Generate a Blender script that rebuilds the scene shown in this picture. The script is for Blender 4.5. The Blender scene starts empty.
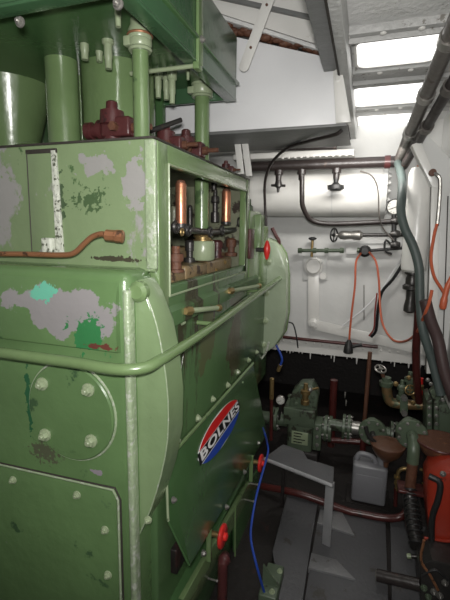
import bpy, bmesh, math, random
from mathutils import Vector as V, Matrix
random.seed(7)
sc = bpy.context.scene
COL = sc.collection
PI = math.pi
# ---------------------------------------------------------------- camera
FPX = 412.0
pitch, yaw, roll = math.radians(9.6), math.radians(18.6), math.radians(.8)
EYE = V((0, 0, 1.65))
FW = V((-math.sin(yaw)*math.cos(pitch), math.cos(yaw)*math.cos(pitch), -math.sin(pitch)))
R0 = V((math.cos(yaw), math.sin(yaw), 0)); U0 = R0.cross(FW)
RT = math.cos(roll)*R0 + math.sin(roll)*U0
UP = -math.sin(roll)*R0 + math.cos(roll)*U0
cam = bpy.data.objects.new('camera', bpy.data.cameras.new('camera')); COL.objects.link(cam)
m = Matrix((RT, UP, -FW)).transposed().to_4x4(); m.translation = EYE
cam.matrix_world = m
cam.data.sensor_fit = 'VERTICAL'; cam.data.sensor_height = 36
cam.data.lens = 36*FPX/600; cam.data.clip_start = .02
sc.camera = cam

def P(x, y, X=None, Y=None, Z=None):
    """surveyed point of the photo on a wall plane X=, Y= or Z= of the room"""
    d = FW + RT*((x-225)/FPX) + UP*((300-y)/FPX)
    t = X/d.x if X is not None else Y/d.y if Y is not None else (Z-EYE.z)/d.z
    return EYE + d*t

# ---------------------------------------------------------------- materials
def nodes(name):
    m = bpy.data.materials.new(name); m.use_nodes = True
    nt = m.node_tree; return m, nt, nt.nodes, nt.links, nt.nodes['Principled BSDF']

def paint(name, col, rough=.4, metal=0, wear=None, wamt=.0, wscale=8, var=.12, bump=.15, bscale=30, wear2=None, w2amt=0, spec=.5, streak=1.0, coat=0):
    m, nt, N, L, B = nodes(name)
    geo = N.new('ShaderNodeNewGeometry')
    mp = N.new('ShaderNodeMapping'); mp.inputs['Scale'].default_value = (1, 1, streak)
    L.new(geo.outputs['Position'], mp.inputs['Vector'])
    n1 = N.new('ShaderNodeTexNoise'); n1.inputs['Scale'].default_value = 3.5; n1.inputs['Detail'].default_value = 6
    L.new(mp.outputs[0], n1.inputs['Vector'])
    r1 = N.new('ShaderNodeMapRange'); r1.inputs[1].default_value = .3; r1.inputs[2].default_value = .7
    r1.inputs[3].default_value = 1-var; r1.inputs[4].default_value = 1+var
    L.new(n1.outputs['Fac'], r1.inputs[0])
    mul = N.new('ShaderNodeVectorMath'); mul.operation = 'SCALE'
    mul.inputs[0].default_value = col[:3]; L.new(r1.outputs[0], mul.inputs['Scale'])
    out = mul.outputs[0]
    def layer(out, c, amt, sc_, det, seed):
        n = N.new('ShaderNodeTexNoise'); n.noise_dimensions = '4D'; n.inputs['W'].default_value = seed
        n.inputs['Scale'].default_value = sc_; n.inputs['Detail'].default_value = det; n.inputs['Roughness'].default_value = .65
        L.new(mp.outputs[0], n.inputs['Vector'])
        r = N.new('ShaderNodeMapRange'); th = .72-amt*.35
        r.inputs[1].default_value = th; r.inputs[2].default_value = th+.03
        L.new(n.outputs['Fac'], r.inputs[0])
        mx = N.new('ShaderNodeMix'); mx.data_type = 'RGBA'
        L.new(r.outputs[0], mx.inputs['Factor']); L.new(out, mx.inputs['A']); mx.inputs['B'].default_value = (*c[:3], 1)
        return mx.outputs['Result']
    if wear: out = layer(out, wear, wamt, wscale, 9, 1.3)
    if wear2: out = layer(out, wear2, w2amt, wscale*2.3, 6, 5.1)
    L.new(out, B.inputs['Base Color'])
    B.inputs['Roughness'].default_value = rough; B.inputs['Metallic'].default_value = metal
    B.inputs['Specular IOR Level'].default_value = spec
    B.inputs['Coat Weight'].default_value = coat; B.inputs['Coat Roughness'].default_value = .15
    if bump:
        nb = N.new('ShaderNodeTexNoise'); nb.inputs['Scale'].default_value = bscale; nb.inputs['Detail'].default_value = 4
        L.new(geo.outputs['Position'], nb.inputs['Vector'])
        bp = N.new('ShaderNodeBump'); bp.inputs['Strength'].default_value = bump; bp.inputs['Distance'].default_value = .01
        L.new(nb.outputs['Fac'], bp.inputs['Height']); L.new(bp.outputs[0], B.inputs['Normal'])
    return m

def add_patch(m, centre, size, col, thr=.5, nscale=14, seed=2.0):
    """a worn-through patch of paint with a shape of its own"""
    nt = m.node_tree; N, L = nt.nodes, nt.links; B = N['Principled BSDF']
    src = B.inputs['Base Color'].links[0].from_socket
    geo = N.new('ShaderNodeNewGeometry')
    sub = N.new('ShaderNodeVectorMath'); sub.operation = 'SUBTRACT'; sub.inputs[1].default_value = centre
    L.new(geo.outputs['Position'], sub.inputs[0])
    div = N.new('ShaderNodeVectorMath'); div.operation = 'DIVIDE'; div.inputs[1].default_value = size
    L.new(sub.outputs[0], div.inputs[0])
    ln = N.new('ShaderNodeVectorMath'); ln.operation = 'LENGTH'; L.new(div.outputs[0], ln.inputs[0])
    n = N.new('ShaderNodeTexNoise'); n.noise_dimensions = '4D'; n.inputs['W'].default_value = seed
    n.inputs['Scale'].default_value = nscale; n.inputs['Detail'].default_value = 9; n.inputs['Roughness'].default_value = .6
    L.new(geo.outputs['Position'], n.inputs['Vector'])
    a = N.new('ShaderNodeMath'); a.operation = 'MULTIPLY_ADD'; a.inputs[1].default_value = -.32; a.inputs[2].default_value = .32
    L.new(ln.outputs['Value'], a.inputs[0])
    b = N.new('ShaderNodeMath'); b.operation = 'ADD'; L.new(a.outputs[0], b.inputs[0]); L.new(n.outputs['Fac'], b.inputs[1])
    r = N.new('ShaderNodeMapRange'); r.inputs[1].default_value = thr; r.inputs[2].default_value = thr+.02
    L.new(b.outputs[0], r.inputs[0])
    mx = N.new('ShaderNodeMix'); mx.data_type = 'RGBA'
    L.new(r.outputs[0], mx.inputs['Factor']); L.new(src, mx.inputs['A']); mx.inputs['B'].default_value = (*col, 1)
    L.new(mx.outputs['Result'], B.inputs['Base Color'])

GREEN = (.142, .215, .092)
PRIM = (.255, .25, .24)
green = paint('green engine paint', GREEN, .27, coat=.5, wear=(.07, .12, .05), wamt=.25, wscale=6, wear2=PRIM, w2amt=.05, bump=.25, bscale=22)
green_face = paint('worn green casing paint', (.175, .237, .125), .27, coat=.3, wear=PRIM, wamt=.5, wscale=5, wear2=(.06, .11, .045), w2amt=.16, bump=.3, bscale=18, streak=.6)
green_front = paint('green crankcase paint', (.108, .188, .075), .26, coat=.4, wear=(.05, .10, .045), wamt=.3, wscale=7, wear2=(.25, .22, .25), w2amt=.08, bump=.3, bscale=16)
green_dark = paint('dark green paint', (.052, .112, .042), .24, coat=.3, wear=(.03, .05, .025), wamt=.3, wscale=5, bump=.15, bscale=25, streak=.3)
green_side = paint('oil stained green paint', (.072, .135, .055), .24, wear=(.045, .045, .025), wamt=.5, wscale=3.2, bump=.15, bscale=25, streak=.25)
green_lid = paint('deep green lid paint', (.045, .105, .05), .26, coat=.4, wear=(.03, .05, .03), wamt=.06, wscale=9, bump=.2, bscale=40)
green_pale = paint('pale green paint', (.28, .335, .21), .3, wear=(.1, .13, .07), wamt=.2, wscale=10, bump=.2)
green_end = paint('light green end plate paint', (.34, .405, .285), .28, wear=(.2, .25, .16), wamt=.2, wscale=6, bump=.2)
green_near = paint('flash-lit green end plate paint', (.195, .275, .14), .24, wear=(.12, .19, .08), wamt=.2, wscale=5, wear2=PRIM, w2amt=.05, bump=.25, bscale=20, coat=.3)  # paler base holds the flash brightness on the near plate's face
green_pump = paint('grimy green pump paint', (.085, .115, .075), .4, wear=(.03, .03, .02), wamt=.45, wscale=14, bump=.3)
chip_glint = paint('chipped edge paint', (.29, .36, .23), .3, wear=(.40, .43, .36), wamt=.5, wscale=45, wear2=(.08, .07, .05), w2amt=.12, bump=.5, bscale=60)  # real chips, plus the corner highlight painted into the pale base colour
corroded = paint('white corroded metal', (.5, .52, .45), .6, wear=(.08, .09, .06), wamt=.5, wscale=60, bump=.8, bscale=80)
white = paint('white bulkhead paint', (.60, .60, .585), .45, wear=(.42, .40, .36), wamt=.14, wscale=4, wear2=(.3, .25, .2), w2amt=.05, var=.06, bump=.35, bscale=12)
white_gloss = paint('glossy white paint', (.70, .69, .66), .3, wear=(.5, .47, .42), wamt=.1, wscale=6, var=.05, bump=.3, bscale=15)
white_duct = paint('white duct paint', (.72, .72, .73), .4, var=.04, wear=(.5, .48, .45), wamt=.06, bump=.15, bscale=20)
grey_strip = paint('weathered grey white paint', (.42, .42, .41), .45, wear=(.2, .19, .17), wamt=.35, wscale=22, bump=.8, bscale=40)
grey_beam = paint('grey beam paint', (.15, .153, .15), .45, wear=(.09, .085, .08), wamt=.2, wscale=8, bump=.3)
grey_deck = paint('grey deckhead paint', (.68, .68, .67), .35, wear=(.40, .39, .38), wamt=.25, wscale=16, bump=.6, bscale=45)
seam = paint('dark sealant', (.03, .025, .02), .7, bump=.4)
rust = paint('rusty brown steel', (.11, .045, .025), .6, wear=(.2, .09, .04), wamt=.4, wscale=30, bump=.5, bscale=60)
maroon = paint('maroon valve paint', (.075, .022, .022), .35, wear=(.03, .015, .015), wamt=.35, wscale=20, bump=.3)
darkred = paint('dark red pipe paint', (.07, .016, .014), .3, wear=(.03, .012, .01), wamt=.4, wscale=15, bump=.2)
oldpipe = paint('oily brown pipe', (.024, .018, .017), .4, wear=(.06, .038, .03), wamt=.25, wscale=18, bump=.25)
copper = paint('copper', (.62, .27, .16), .35, metal=.85, wear=(.25, .1, .05), wamt=.35, wscale=30, bump=.1)
copper_old = paint('tarnished copper', (.33, .15, .075), .45, metal=.5, wear=(.1, .05, .03), wamt=.4, wscale=35, bump=.3)
rust_brass = paint('verdigris brass', (.20, .13, .06), .4, metal=.4, wear=(.10, .12, .07), wamt=.5, wscale=20, bump=.3)
brass = paint('brass', (.30, .21, .09), .38, metal=.7, wear=(.15, .1, .04), wamt=.35, wscale=40, bump=.2)
steel = paint('steel', (.30, .29, .27), .35, metal=.7, wear=(.12, .1, .08), wamt=.3, wscale=40, bump=.2)
darksteel = paint('dark oily steel', (.05, .047, .045), .35, metal=.5, wear=(.1, .07, .05), wamt=.3, wscale=30, bump=.2)
conduit = paint('grey brown galvanised pipe', (.13, .118, .108), .35, metal=.35, wear=(.09, .07, .06), wamt=.45, wscale=14, bump=.3)
black = paint('black rubber', (.018, .018, .018), .45, bump=.1)
hosebrown = paint('brown grey rubber', (.065, .04, .04), .4, wear=(.035, .025, .025), wamt=.3, bump=.15)
hosegrey = paint('grey green hose rubber', (.07, .09, .085), .5, wear=(.06, .06, .06), wamt=.3, bump=.1)
orange = paint('orange rubber cable', (.50, .11, .05), .4, var=.05, bump=0)
darkorange = paint('dull red sheath', (.22, .03, .025), .4, bump=0)
redpaint = paint('bright red paint', (.62, .03, .025), .3, var=.08, bump=0)
redtank = paint('red tank paint', (.30, .03, .015), .3, wear=(.06, .02, .015), wamt=.3, wscale=7, bump=.2)
blue = paint('blue cable sheath', (.02, .06, .34), .35, var=.05, bump=0)
jerry = paint('translucent grey plastic', (.21, .21, .225), .35, var=.08, bump=.1, wear=(.3, .29, .29), wamt=.2)
brownbowl = paint('brown enamel', (.11, .05, .028), .4, wear=(.09, .04, .02), wamt=.4, wscale=12, bump=.25)
plate = paint('grey floor plate paint', (.085, .085, .09), .5, wear=(.06, .055, .05), wamt=.4, wscale=6, bump=.3, bscale=50)
plate_light = paint('light grey aluminium', (.21, .21, .215), .42, metal=.3, wear=(.12, .11, .11), wamt=.3, wscale=10, bump=.3, bscale=90)
plate_bright = paint('worn bright aluminium', (.36, .36, .37), .38, metal=.3, wear=(.2, .19, .19), wamt=.3, wscale=20, bump=.4, bscale=110)
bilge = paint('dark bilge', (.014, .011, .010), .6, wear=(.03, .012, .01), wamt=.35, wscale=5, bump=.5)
frame_in = paint('oily engine interior', (.17, .18, .12), .35, wear=(.035, .025, .018), wamt=.5, wscale=12, bump=.5)
sooty = paint('sooty brown casting', (.22, .155, .08), .35, wear=(.05, .03, .02), wamt=.45, wscale=22, bump=.6)
logo_red = paint('enamel red', (.60, .02, .02), .25, var=.02, bump=0)
logo_black = paint('enamel black', (.012, .012, .014), .25, var=.02, bump=0)
logo_blue = paint('enamel blue', (.02, .06, .35), .25, var=.02, bump=0)
logo_white = paint('enamel white', (.75, .75, .75), .3, var=.02, bump=0)
dialmat = paint('dial face', (.55, .54, .5), .3, var=.02, bump=0)
add_patch(green_front, P(62, 308, Y=1.0), (.19, .4, .075), (.25, .238, .24), .50, 9)
add_patch(green_front, P(92, 335, Y=1.0), (.085, .4, .085), (.035, .17, .06), .60, 30, 4.4)
add_patch(green_front, P(47, 291, Y=1.0), (.06, .4, .034), (.13, .42, .30), .585, 45, 7.1)
for (px_, py_, sx_, sz_, c_, t_, n_, w_) in ((134, 178, .045, .11, (.255, .25, .24), .56, 22, 3.3), (6, 190, .05, .10, (.255, .25, .24), .56, 20, 3.9), (96, 165, .10, .05, (.255, .25, .24), .62, 26, 8.1), (118, 259, .11, .010, (.05, .045, .03), .55, 60, 6.6), (60, 200, .03, .12, (.05, .08, .04), .64, 60, 2.2), (90, 200, .12, .06, (.06, .10, .045), .69, 60, 1.2)):
    add_patch(green_face, P(px_, py_, Y=1.12), (sx_, .4, sz_), c_, t_, n_, w_)
add_patch(green_front, P(29, 402, Y=1.0), (.018, .4, .14), (.025, .10, .045), .60, 40, 9.4)
add_patch(green_front, P(96, 472, Y=1.0), (.03, .4, .012), (.25, .22, .25), .58, 40, 4.9)
add_patch(green_front, P(104, 345, Y=1.0), (.07, .4, .012), (.12, .04, .03), .60, 50, 6.7)
add_patch(green_side, P(205, 340, X=-.6), (.4, .10, .18), (.085, .10, .045), .55, 7, 3.7)
add_patch(green_side, P(235, 330, X=-.6), (.4, .14, .20), (.075, .075, .04), .56, 6, 5.7)
add_patch(green_front, P(45, 452, Y=1.0), (.09, .4, .06), (.09, .10, .06), .63, 70, 9.0)
def emis(name, c, s):
    m, nt, N, L, B = nodes(name)
    B.inputs['Base Color'].default_value = (*c, 1); B.inputs['Roughness'].default_value = .3
    B.inputs['Emission Color'].default_value = (*c, 1); B.inputs['Emission Strength'].default_value = s
    return m
skyglass = emis('daylit skylight glass', (1, .99, .96), 2.0)

# ---------------------------------------------------------------- mesh builder
WPOS = {}
def frame_of(d):
    d = V(d).normalized()
    a = V((0, 0, 1)) if abs(d.z) < .9 else V((1, 0, 0))
    u = d.cross(a).normalized(); return u, d.cross(u).normalized(), d
class MB:
    def __init__(s): s.bm = bmesh.new()
    def ring(s, pts): return [s.bm.verts.new(p) for p in pts]
    def loft(s, rings, cap=True, closed=True):
        rs = [s.ring(r) for r in rings]
        n = len(rs[0])
        for a, b in zip(rs, rs[1:]):
            for i in range(n if closed else n-1):
                j = (i+1) % n
                s.bm.faces.new((a[i], a[j], b[j], b[i]))
        if cap:
            s.bm.faces.new(rs[0][::-1]); s.bm.faces.new(rs[-1])
        return s
    def box(s, lo, hi, bev=0):
        lo, hi = V(lo), V(hi)
        r = bmesh.ops.create_cube(s.bm, size=1)['verts']
        c = (lo+hi)/2; d = hi-lo
        for v in r: v.co = V((v.co.x*d.x, v.co.y*d.y, v.co.z*d.z)) + c
        if bev:
            es = list({e for v in r for e in v.link_edges})
            bmesh.ops.bevel(s.bm, geom=es, offset=bev, segments=3, affect='EDGES', profile=.5)
        return s
    def prism(s, pts, d, bev=0):
        """solid from an outline of world points swept along d"""
        d = V(d); a = s.ring(pts); b = s.ring([V(p)+d for p in pts])
        n = len(a); fs = [s.bm.faces.new(a[::-1]), s.bm.faces.new(b)]
        for i in range(n): fs.append(s.bm.faces.new((a[i], a[(i+1) % n], b[(i+1) % n], b[i])))
        if bev:
            es = list({e for f in fs[:2] for e in f.edges})
            bmesh.ops.bevel(s.bm, geom=es, offset=bev, segments=2, affect='EDGES', profile=.5)
        return s
    def lathe(s, c, axis, prof, n=20):
        """prof: list of (distance along axis, radius)"""
        c = V(c); u, w, d = frame_of(axis)
        return s.loft([[c+d*h+(u*math.cos(2*PI*i/n)+w*math.sin(2*PI*i/n))*max(r, .0003) for i in range(n)] for h, r in prof])
    def cyl(s, a, b, r, r2=None, n=20, bev=0):
        a, b = V(a), V(b); r2 = r if r2 is None else r2; l = (b-a).length
        pr = [(0, r), (l, r2)] if not bev else [(0, r-bev), (bev, r), (l-bev, r2), (l, r2-bev)]
        return s.lathe(a, b-a, pr, n)
    def tube(s, pts, r, n=10, smooth=4, cap=True):
        pts = [V(p) for p in pts]
        if smooth > 1 and len(pts) > 2:
            q = [pts[0]*2-pts[1]]+pts+[pts[-1]*2-pts[-2]]; out = []
            for i in range(1, len(q)-2):
                for k in range(smooth):
                    t = k/smooth; p0, p1, p2, p3 = q[i-1:i+3]
                    out.append(.5*((2*p1)+(p2-p0)*t+(2*p0-5*p1+4*p2-p3)*t*t+(3*p1-p0-3*p2+p3)*t*t*t))
            out.append(pts[-1]); pts = out
        rings = []; u = None
        for i, p in enumerate(pts):
            d = (pts[min(i+1, len(pts)-1)]-pts[max(i-1, 0)])
            d = d.normalized() if d.length > 1e-9 else V((0, 0, 1))
            if u is None: u = frame_of(d)[0]
            u = (u-d*u.dot(d)).normalized(); w = d.cross(u)
            rr = r[min(i//max(smooth, 1), len(r)-1)] if isinstance(r, (list, tuple)) else r
            rings.append([p+(u*math.cos(2*PI*k/n)+w*math.sin(2*PI*k/n))*rr for k in range(n)])
        return s.loft(rings, cap)
    def ball(s, c, r, sc=(1, 1, 1), n=14):
        x = bmesh.ops.create_uvsphere(s.bm, u_segments=n, v_segments=max(6, n//2+1), radius=r)['verts']
        for v in x: v.co = V((v.co.x*sc[0], v.co.y*sc[1], v.co.z*sc[2])) + V(c)
        return s
    def torus(s, c, axis, R, r, n=24, k=8):
        c = V(c); u, w, d = frame_of(axis); vs = []
        for i in range(n):
            a = 2*PI*i/n; e = u*math.cos(a)+w*math.sin(a)
            vs.append([s.bm.verts.new(c+e*(R+r*math.cos(2*PI*j/k))+d*r*math.sin(2*PI*j/k)) for j in range(k)])
        for i in range(n):
            for j in range(k):
                s.bm.faces.new((vs[i][j], vs[(i+1) % n][j], vs[(i+1) % n][(j+1) % k], vs[i][(j+1) % k]))
        return s
    def hexbolt(s, c, axis, r):
        c = V(c); u, w, d = frame_of(axis)
        s.lathe(c-d*r*.3, d, [(0, r*1.35), (r*.45, r*1.35), (r*.5, r*1.25)], 16)
        a0 = random.random()
        def rg(h, q): return [c+d*h+(u*math.cos(PI/3*i+a0)+w*math.sin(PI/3*i+a0))*q for i in range(6)]
        s.loft([rg(0, r), rg(r*.85, r), rg(r*1.05, r*.82)])
        s.lathe(c+d*r, d, [(0, r*.5), (r*.4, r*.5), (r*.5, r*.4)], 10)
        return s
    def build(s, name, mat, parent=None, label=None, cat=None, group=None, kind=None, ang=38):
        bmesh.ops.recalc_face_normals(s.bm, faces=s.bm.faces)
        me = bpy.data.meshes.new(name); s.bm.to_mesh(me); s.bm.free()
        cs = [v.co for v in me.vertices]
        c = (V((min(v.x for v in cs), min(v.y for v in cs), min(v.z for v in cs))) + V((max(v.x for v in cs), max(v.y for v in cs), max(v.z for v in cs))))/2
        me.transform(Matrix.Translation(-c))
        for p in me.polygons: p.use_smooth = True
        me.set_sharp_from_angle(angle=math.radians(ang))
        me.materials.append(mat)
        return put(bpy.data.objects.new(name, me), c, parent, label, cat, group, kind)
def put(o, c, parent=None, label=None, cat=None, group=None, kind=None):
    COL.objects.link(o); o.location = c
    if parent:
        o.parent = parent; o.matrix_parent_inverse = Matrix.Translation(-WPOS[parent.name])
    WPOS[o.name] = V(c)
    if label: o['label'] = label
    if cat: o['category'] = cat
    if group: o['group'] = group
    if kind: o['kind'] = kind
    return o
def thing(name, loc, label, cat, group=None):
    o = bpy.data.objects.new(name, None); o.empty_display_size = .05
    return put(o, V(loc), None, label, cat, group)
def bolt(parent, c, axis, r=.011, mat=None, name='bolt'):
    return MB().hexbolt(c, axis, r).build(name, mat or green_pale, parent)
def flange(parent, c, axis, R, t, mat, nb=6, rb=None, name='flange', br=.006):
    d = V(axis).normalized(); u, w, _ = frame_of(d)
    MB().lathe(V(c)-d*t/2, d, [(0, R-.002), (.002, R), (t-.002, R), (t, R-.002)], 28).build(name, mat, parent)
    for i in range(nb):
        a = 2*PI*(i+.3)/nb; q = V(c)+(u*math.cos(a)+w*math.sin(a))*(rb or R*.8)
        MB().hexbolt(q+d*t/2, d, br).hexbolt(q-d*t/2, -d, br).build('flange_bolt', steel, parent)
def handwheel(parent, c, axis, R, mat, r=.006, name='handwheel'):
    u, w, d = frame_of(axis); b = MB().torus(c, axis, R, r)
    for i in range(4):
        a = PI/2*i; b.cyl(V(c), V(c)+(u*math.cos(a)+w*math.sin(a))*R, r*.7, n=8)
    b.lathe(V(c)-d*.01, d, [(0, r*2), (.02, r*2)], 12)
    return b.build(name, mat, parent)
X1, Y1, Z1 = V((1, 0, 0)), V((0, 1, 0)), V((0, 0, 1))

# ================================================================ ROOM
CZ = 2.46
MB().box((-2.4, -1.3, -.12), (1.05, 4.6, -.0)).build('floor', bilge, kind='structure')
XB = P(312, 0, Z=2.36).x
MB().box((XB, -1.3, CZ), (.75, 4.6, CZ+.08)).box((-2.4, 2.65, CZ), (XB, 4.6, CZ+.08)).box((-2.4, -1.3, 2.80), (XB, 2.72, 2.88)).box((XB, -1.3, CZ+.08), (XB+.06, 2.72, 2.88)).box((-2.4, 2.65, CZ+.08), (XB, 2.72, 2.80)).build('ceiling', grey_deck, kind='structure')
MB().box((-2.45, -1.3, -.1), (-2.36, 4.6, 2.85)).build('wall_left', white, kind='structure')
MB().box((.47, -1.3, .75), (.55, 3.6, CZ)).build('wall_right', white, kind='structure')
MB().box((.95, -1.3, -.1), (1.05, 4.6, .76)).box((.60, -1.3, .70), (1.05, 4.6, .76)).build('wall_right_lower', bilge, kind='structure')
MB().box((-2.4, -1.38, -.1), (.75, -1.28, 2.85)).build('wall_behind', white, kind='structure')
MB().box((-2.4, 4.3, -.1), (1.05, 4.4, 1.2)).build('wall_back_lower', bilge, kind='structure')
BY = 3.45
zb = .69
b = MB().box((-2.38, BY, zb), (.56, BY+.04, CZ))
b.build('wall_back', white, kind='structure')
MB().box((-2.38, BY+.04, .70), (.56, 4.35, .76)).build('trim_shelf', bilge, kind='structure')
# riveted strip with paint runs under the bulkhead
b = MB().box((-2.38, BY-.012, zb-.06), (.56, BY+.02, zb+.06))
for i in range(46):
    x = -1.0+i*.034+random.uniform(-.01, .01)
    h = random.uniform(.0, .02) if random.random() < .75 else random.uniform(.02, .06)
    b.cyl((x, BY-.002, zb-.05), (x, BY-.002, zb-.06-h), random.uniform(.006, .013), .003, n=6)
st = b.build('trim_1', white_gloss, kind='structure')
for i in range(18):
    x = -.62+i*.066
    MB().ball((x, BY-.014, zb+.025), .011, (1, .5, 1), 10).build('rivet', white_gloss, st)
# side frame of the hull
def fpx(l, Y): return [P(x, y, Y=Y) for x, y in l]
fr = MB().prism(fpx([(411, 146), (431, 187), (429, 280), (426, 372), (460, 378), (462, 170), (428, 136)], 2.5), (0, .06, 0), .003).build('trim_2', white, kind='structure')
MB().tube(fpx([(448, 196), (446, 260), (442, 372)], 2.495), .003, smooth=1, n=6).build('dark_joint', seam, fr)
MB().tube(fpx([(431, 187), (428.5, 280), (425.5, 372)], 2.497), .003, smooth=1, n=6).build('dark_joint', seam, fr)
MB().prism(fpx([(431, 187), (439, 189), (436, 372), (426, 372)], 2.49), (0, -.03, 0), .002).build('flange_strip', white_gloss, fr)
MB().prism(fpx([(411, 146), (431, 187), (439, 189), (420, 142)], 2.49), (0, -.03, 0), .002).build('knee_strip', white_gloss, fr)

# deckhead between beam and hull: transverse frames with bright skylight panes
def yz(px, py, z=CZ-.02): return P(px, py, Z=z)
xa, xb = -.40, .40
for i, (ya, yb) in enumerate(((27, 36), (68, 84), (106, 113), (128, 134))):
    y0, y1 = yz(390, yb).y, yz(390, ya).y
    y0, y1 = min(y0, y1), max(y0, y1)
    f = MB().box((-.24 if i > 1 else -.26, y0, CZ-.03), (.44, y1, CZ+.005), .004).box((-.24, (y0+y1)/2-.006, CZ-.05), (.44, (y0+y1)/2+.006, CZ-.02), .002)
    o = f.build('trim_%d' % (3+i), grey_strip, kind='structure')
    for k in range(4):
        MB().ball((-.13+k*.14, y0+.02, CZ-.03), .014, (1, 1, .6), 10).build('rivet', white_gloss, o)
def roundrect(x0, x1, y0, y1, r, z, seg=5):
    out = []
    for cx, cy, a0 in ((x1-r, y1-r, 0), (x0+r, y1-r, PI/2), (x0+r, y0+r, PI), (x1-r, y0+r, 1.5*PI)):
        for k in range(seg+1):
            a = a0+PI/2*k/seg; out.append(V((cx+r*math.cos(a), cy+r*math.sin(a), z)))
    return out
for i, (ta, tb, xl, xr) in enumerate(((39, 66, 357, 438), (86, 105, 353, 424), (114, 127, 358, 412))):
    ya, yb = yz(390, ta).y, yz(390, tb).y
    ym = (ya+yb)/2
    x0 = P(xl, (ta+tb)/2, Z=CZ-.012).x; x1 = P(xr, (ta+tb)/2, Z=CZ-.012).x
    r = min(.05, (yb-ya)*.4)
    t = MB().prism(roundrect(x0, x1, min(ya, yb), max(ya, yb), r, CZ-.012), (0, 0, .02)).build('window_%d' % (1+i), skyglass, kind='structure')
    b = MB(); o_, i_ = roundrect(x0-.012, x1+.012, min(ya, yb)-.012, max(ya, yb)+.012, r+.012, CZ-.018), roundrect(x0, x1, min(ya, yb), max(ya, yb), r, CZ-.018)
    b.loft([o_, i_, [p+V((0, 0, .02)) for p in i_], [p+V((0, 0, .02)) for p in o_], o_], cap=False)
    b.build('window_frame', white_gloss, t)

# sloping deck planks left of the beam
DY = 2.05
MB().prism(fpx([(150, -60), (318, -60), (334, 50), (326, 47), (222, 14), (150, -8)], DY+.02), (0, .05, 0), .003).build('trim_8', white_gloss, kind='structure')
MB().prism(fpx([(150, -22), (310, 14), (312, 19), (150, -17)], DY+.0), (0, .03, 0), .002).build('trim_9', grey_beam, kind='structure')
MB().prism(fpx([(150, -9), (222, 15), (326, 48), (326, 52), (222, 19), (150, -5)], DY-.02), (0, .06, 0), .002).build('trim_10', grey_deck, kind='structure')

# longitudinal beam
t = thing('ceiling_beam', (-.3, 1.2, CZ), 'grey painted steel beam running lengthwise under the ceiling', 'beam')
za = 2.36
A0, A1 = P(306, 0, Z=za), P(342, 0, Z=za)
xl0, xr0 = A0.x, A1.x
MB().box((xl0-.005, .6, za), (xr0-.035, 2.04, CZ), .004).build('web', grey_beam, t)
b = MB().box((xr0-.045, .6, za-.02), (xr0, 3.40, CZ), .005)
b.build('chipped_flange', grey_strip, t)
MB().box((xr0-.047, .6, za-.026), (xr0-.039, 3.38, za-.016)).build('seam', seam, t)

# air duct across
t = thing('air_duct', (-1, DY, 2.1), 'large white rectangular air duct spanning the room under the ceiling', 'duct')
zb_ = P(300, 126, Y=DY).z
MB().prism(fpx([(60, 3), (236, 37), (337, 59), (344, 124), (240, 130), (60, 141)], DY), (0, .45, 0), .005).build('duct_body', white_duct, t)
MB().prism(fpx([(60, 141), (240, 130), (347, 123), (347, 125.5), (240, 133), (60, 144)], DY-.004), (0, .46, 0), .001).build('bottom_plate', grey_beam, t)
e = MB().prism(fpx([(332, 55), (340, 57), (351, 122), (336, 123)], DY-.012), (0, .05, 0), .003).build('end_strip', white_gloss, t)
for y in (62, 72, 78): MB().hexbolt(P(337.5, y, Y=DY-.014), -Y1, .012).build('bolt', white_gloss, e)
b = MB()
for i in range(30):
    q = P(222, 26, Y=DY+.03).lerp(P(326, 54, Y=DY+.03), i/29); b.ball(q+V((0, random.uniform(-.03, .03), random.uniform(-.008, .008))), random.uniform(.014, .022), (1.4, 1, .8), 8)
b.build('duct_insulation', rust, t)

# hanging flat bar with holes
a, b_ = P(244, 66, Y=1.97), P(277, -22, Y=1.97)
t = thing('hanger_bar', b_, 'white flat steel strap with bolt holes hanging diagonally beside green lid', 'bracket')
d = (b_-a).normalized(); n = d.cross(Y1).normalized()*.024
pts = []
for k in range(7):
    an = PI*k/6; pts.append(a - n*math.cos(an) - d*math.sin(an)*.024)
pts += [b_+n, b_-n]
MB().prism(pts, (0, .008, 0), .001).build('strap', white_gloss, t)
for q in (.08, .26, .40):
    c = a+d*q; MB().lathe(c-Y1*.001, -Y1, [(0, .006), (.004, .006)], 10).build('bolt', rust, t)
# V struts
t = thing('support_strut', P(242, 160, Y=2.3), 'pair of pale steel flat struts rising behind engine housing to duct', 'bracket')
for (x0, y0, x1, y1) in ((236, 132, 241, 170), (243, 130, 249, 172)):
    p, q = P(x0, y0-2, Y=2.3), P(x1, y1+4, Y=2.3)
    MB().prism([p-X1*.018, p+X1*.018, q+X1*.018, q-X1*.018], (0, .012, 0), .001).build('strut', white_gloss, t)

# ================================================================ BACK BULKHEAD FITTINGS
# horizontal tank
TY = 3.2; tt, tb_ = P(330, 169, Y=TY).z, P(330, 219, Y=TY).z; R = (tt-tb_)/2*.93; zc = (tt+tb_)/2+.005
xe = P(381, 200, Y=TY).x
t = thing('air_receiver', (-1, TY, zc), 'white horizontal cylindrical tank mounted high on the white bulkhead', 'tank')
MB().lathe((-2.36, TY+.02, zc), X1, [(0, R), (xe+2.36-.03, R), (xe+2.36, R-.004)], 40).build('shell', white_gloss, t)
MB().lathe((xe, TY+.02, zc), X1, [(0, R+.008), (.03, R+.008), (.034, R-.004)], 40).build('end_flange', white, t)
for x in (-.9, -.25): MB().lathe((x, TY+.02, zc), X1, [(0, R+.002), (.005, R+.002)], 40).build('weld_band', white, t)
for k in range(-3, 4):
    a = k*.42
    bolt(t, (xe+.034, TY+.02-math.cos(a)*(R-.03), zc+math.sin(a)*(R-.03)), X1, .014, white)
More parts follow.
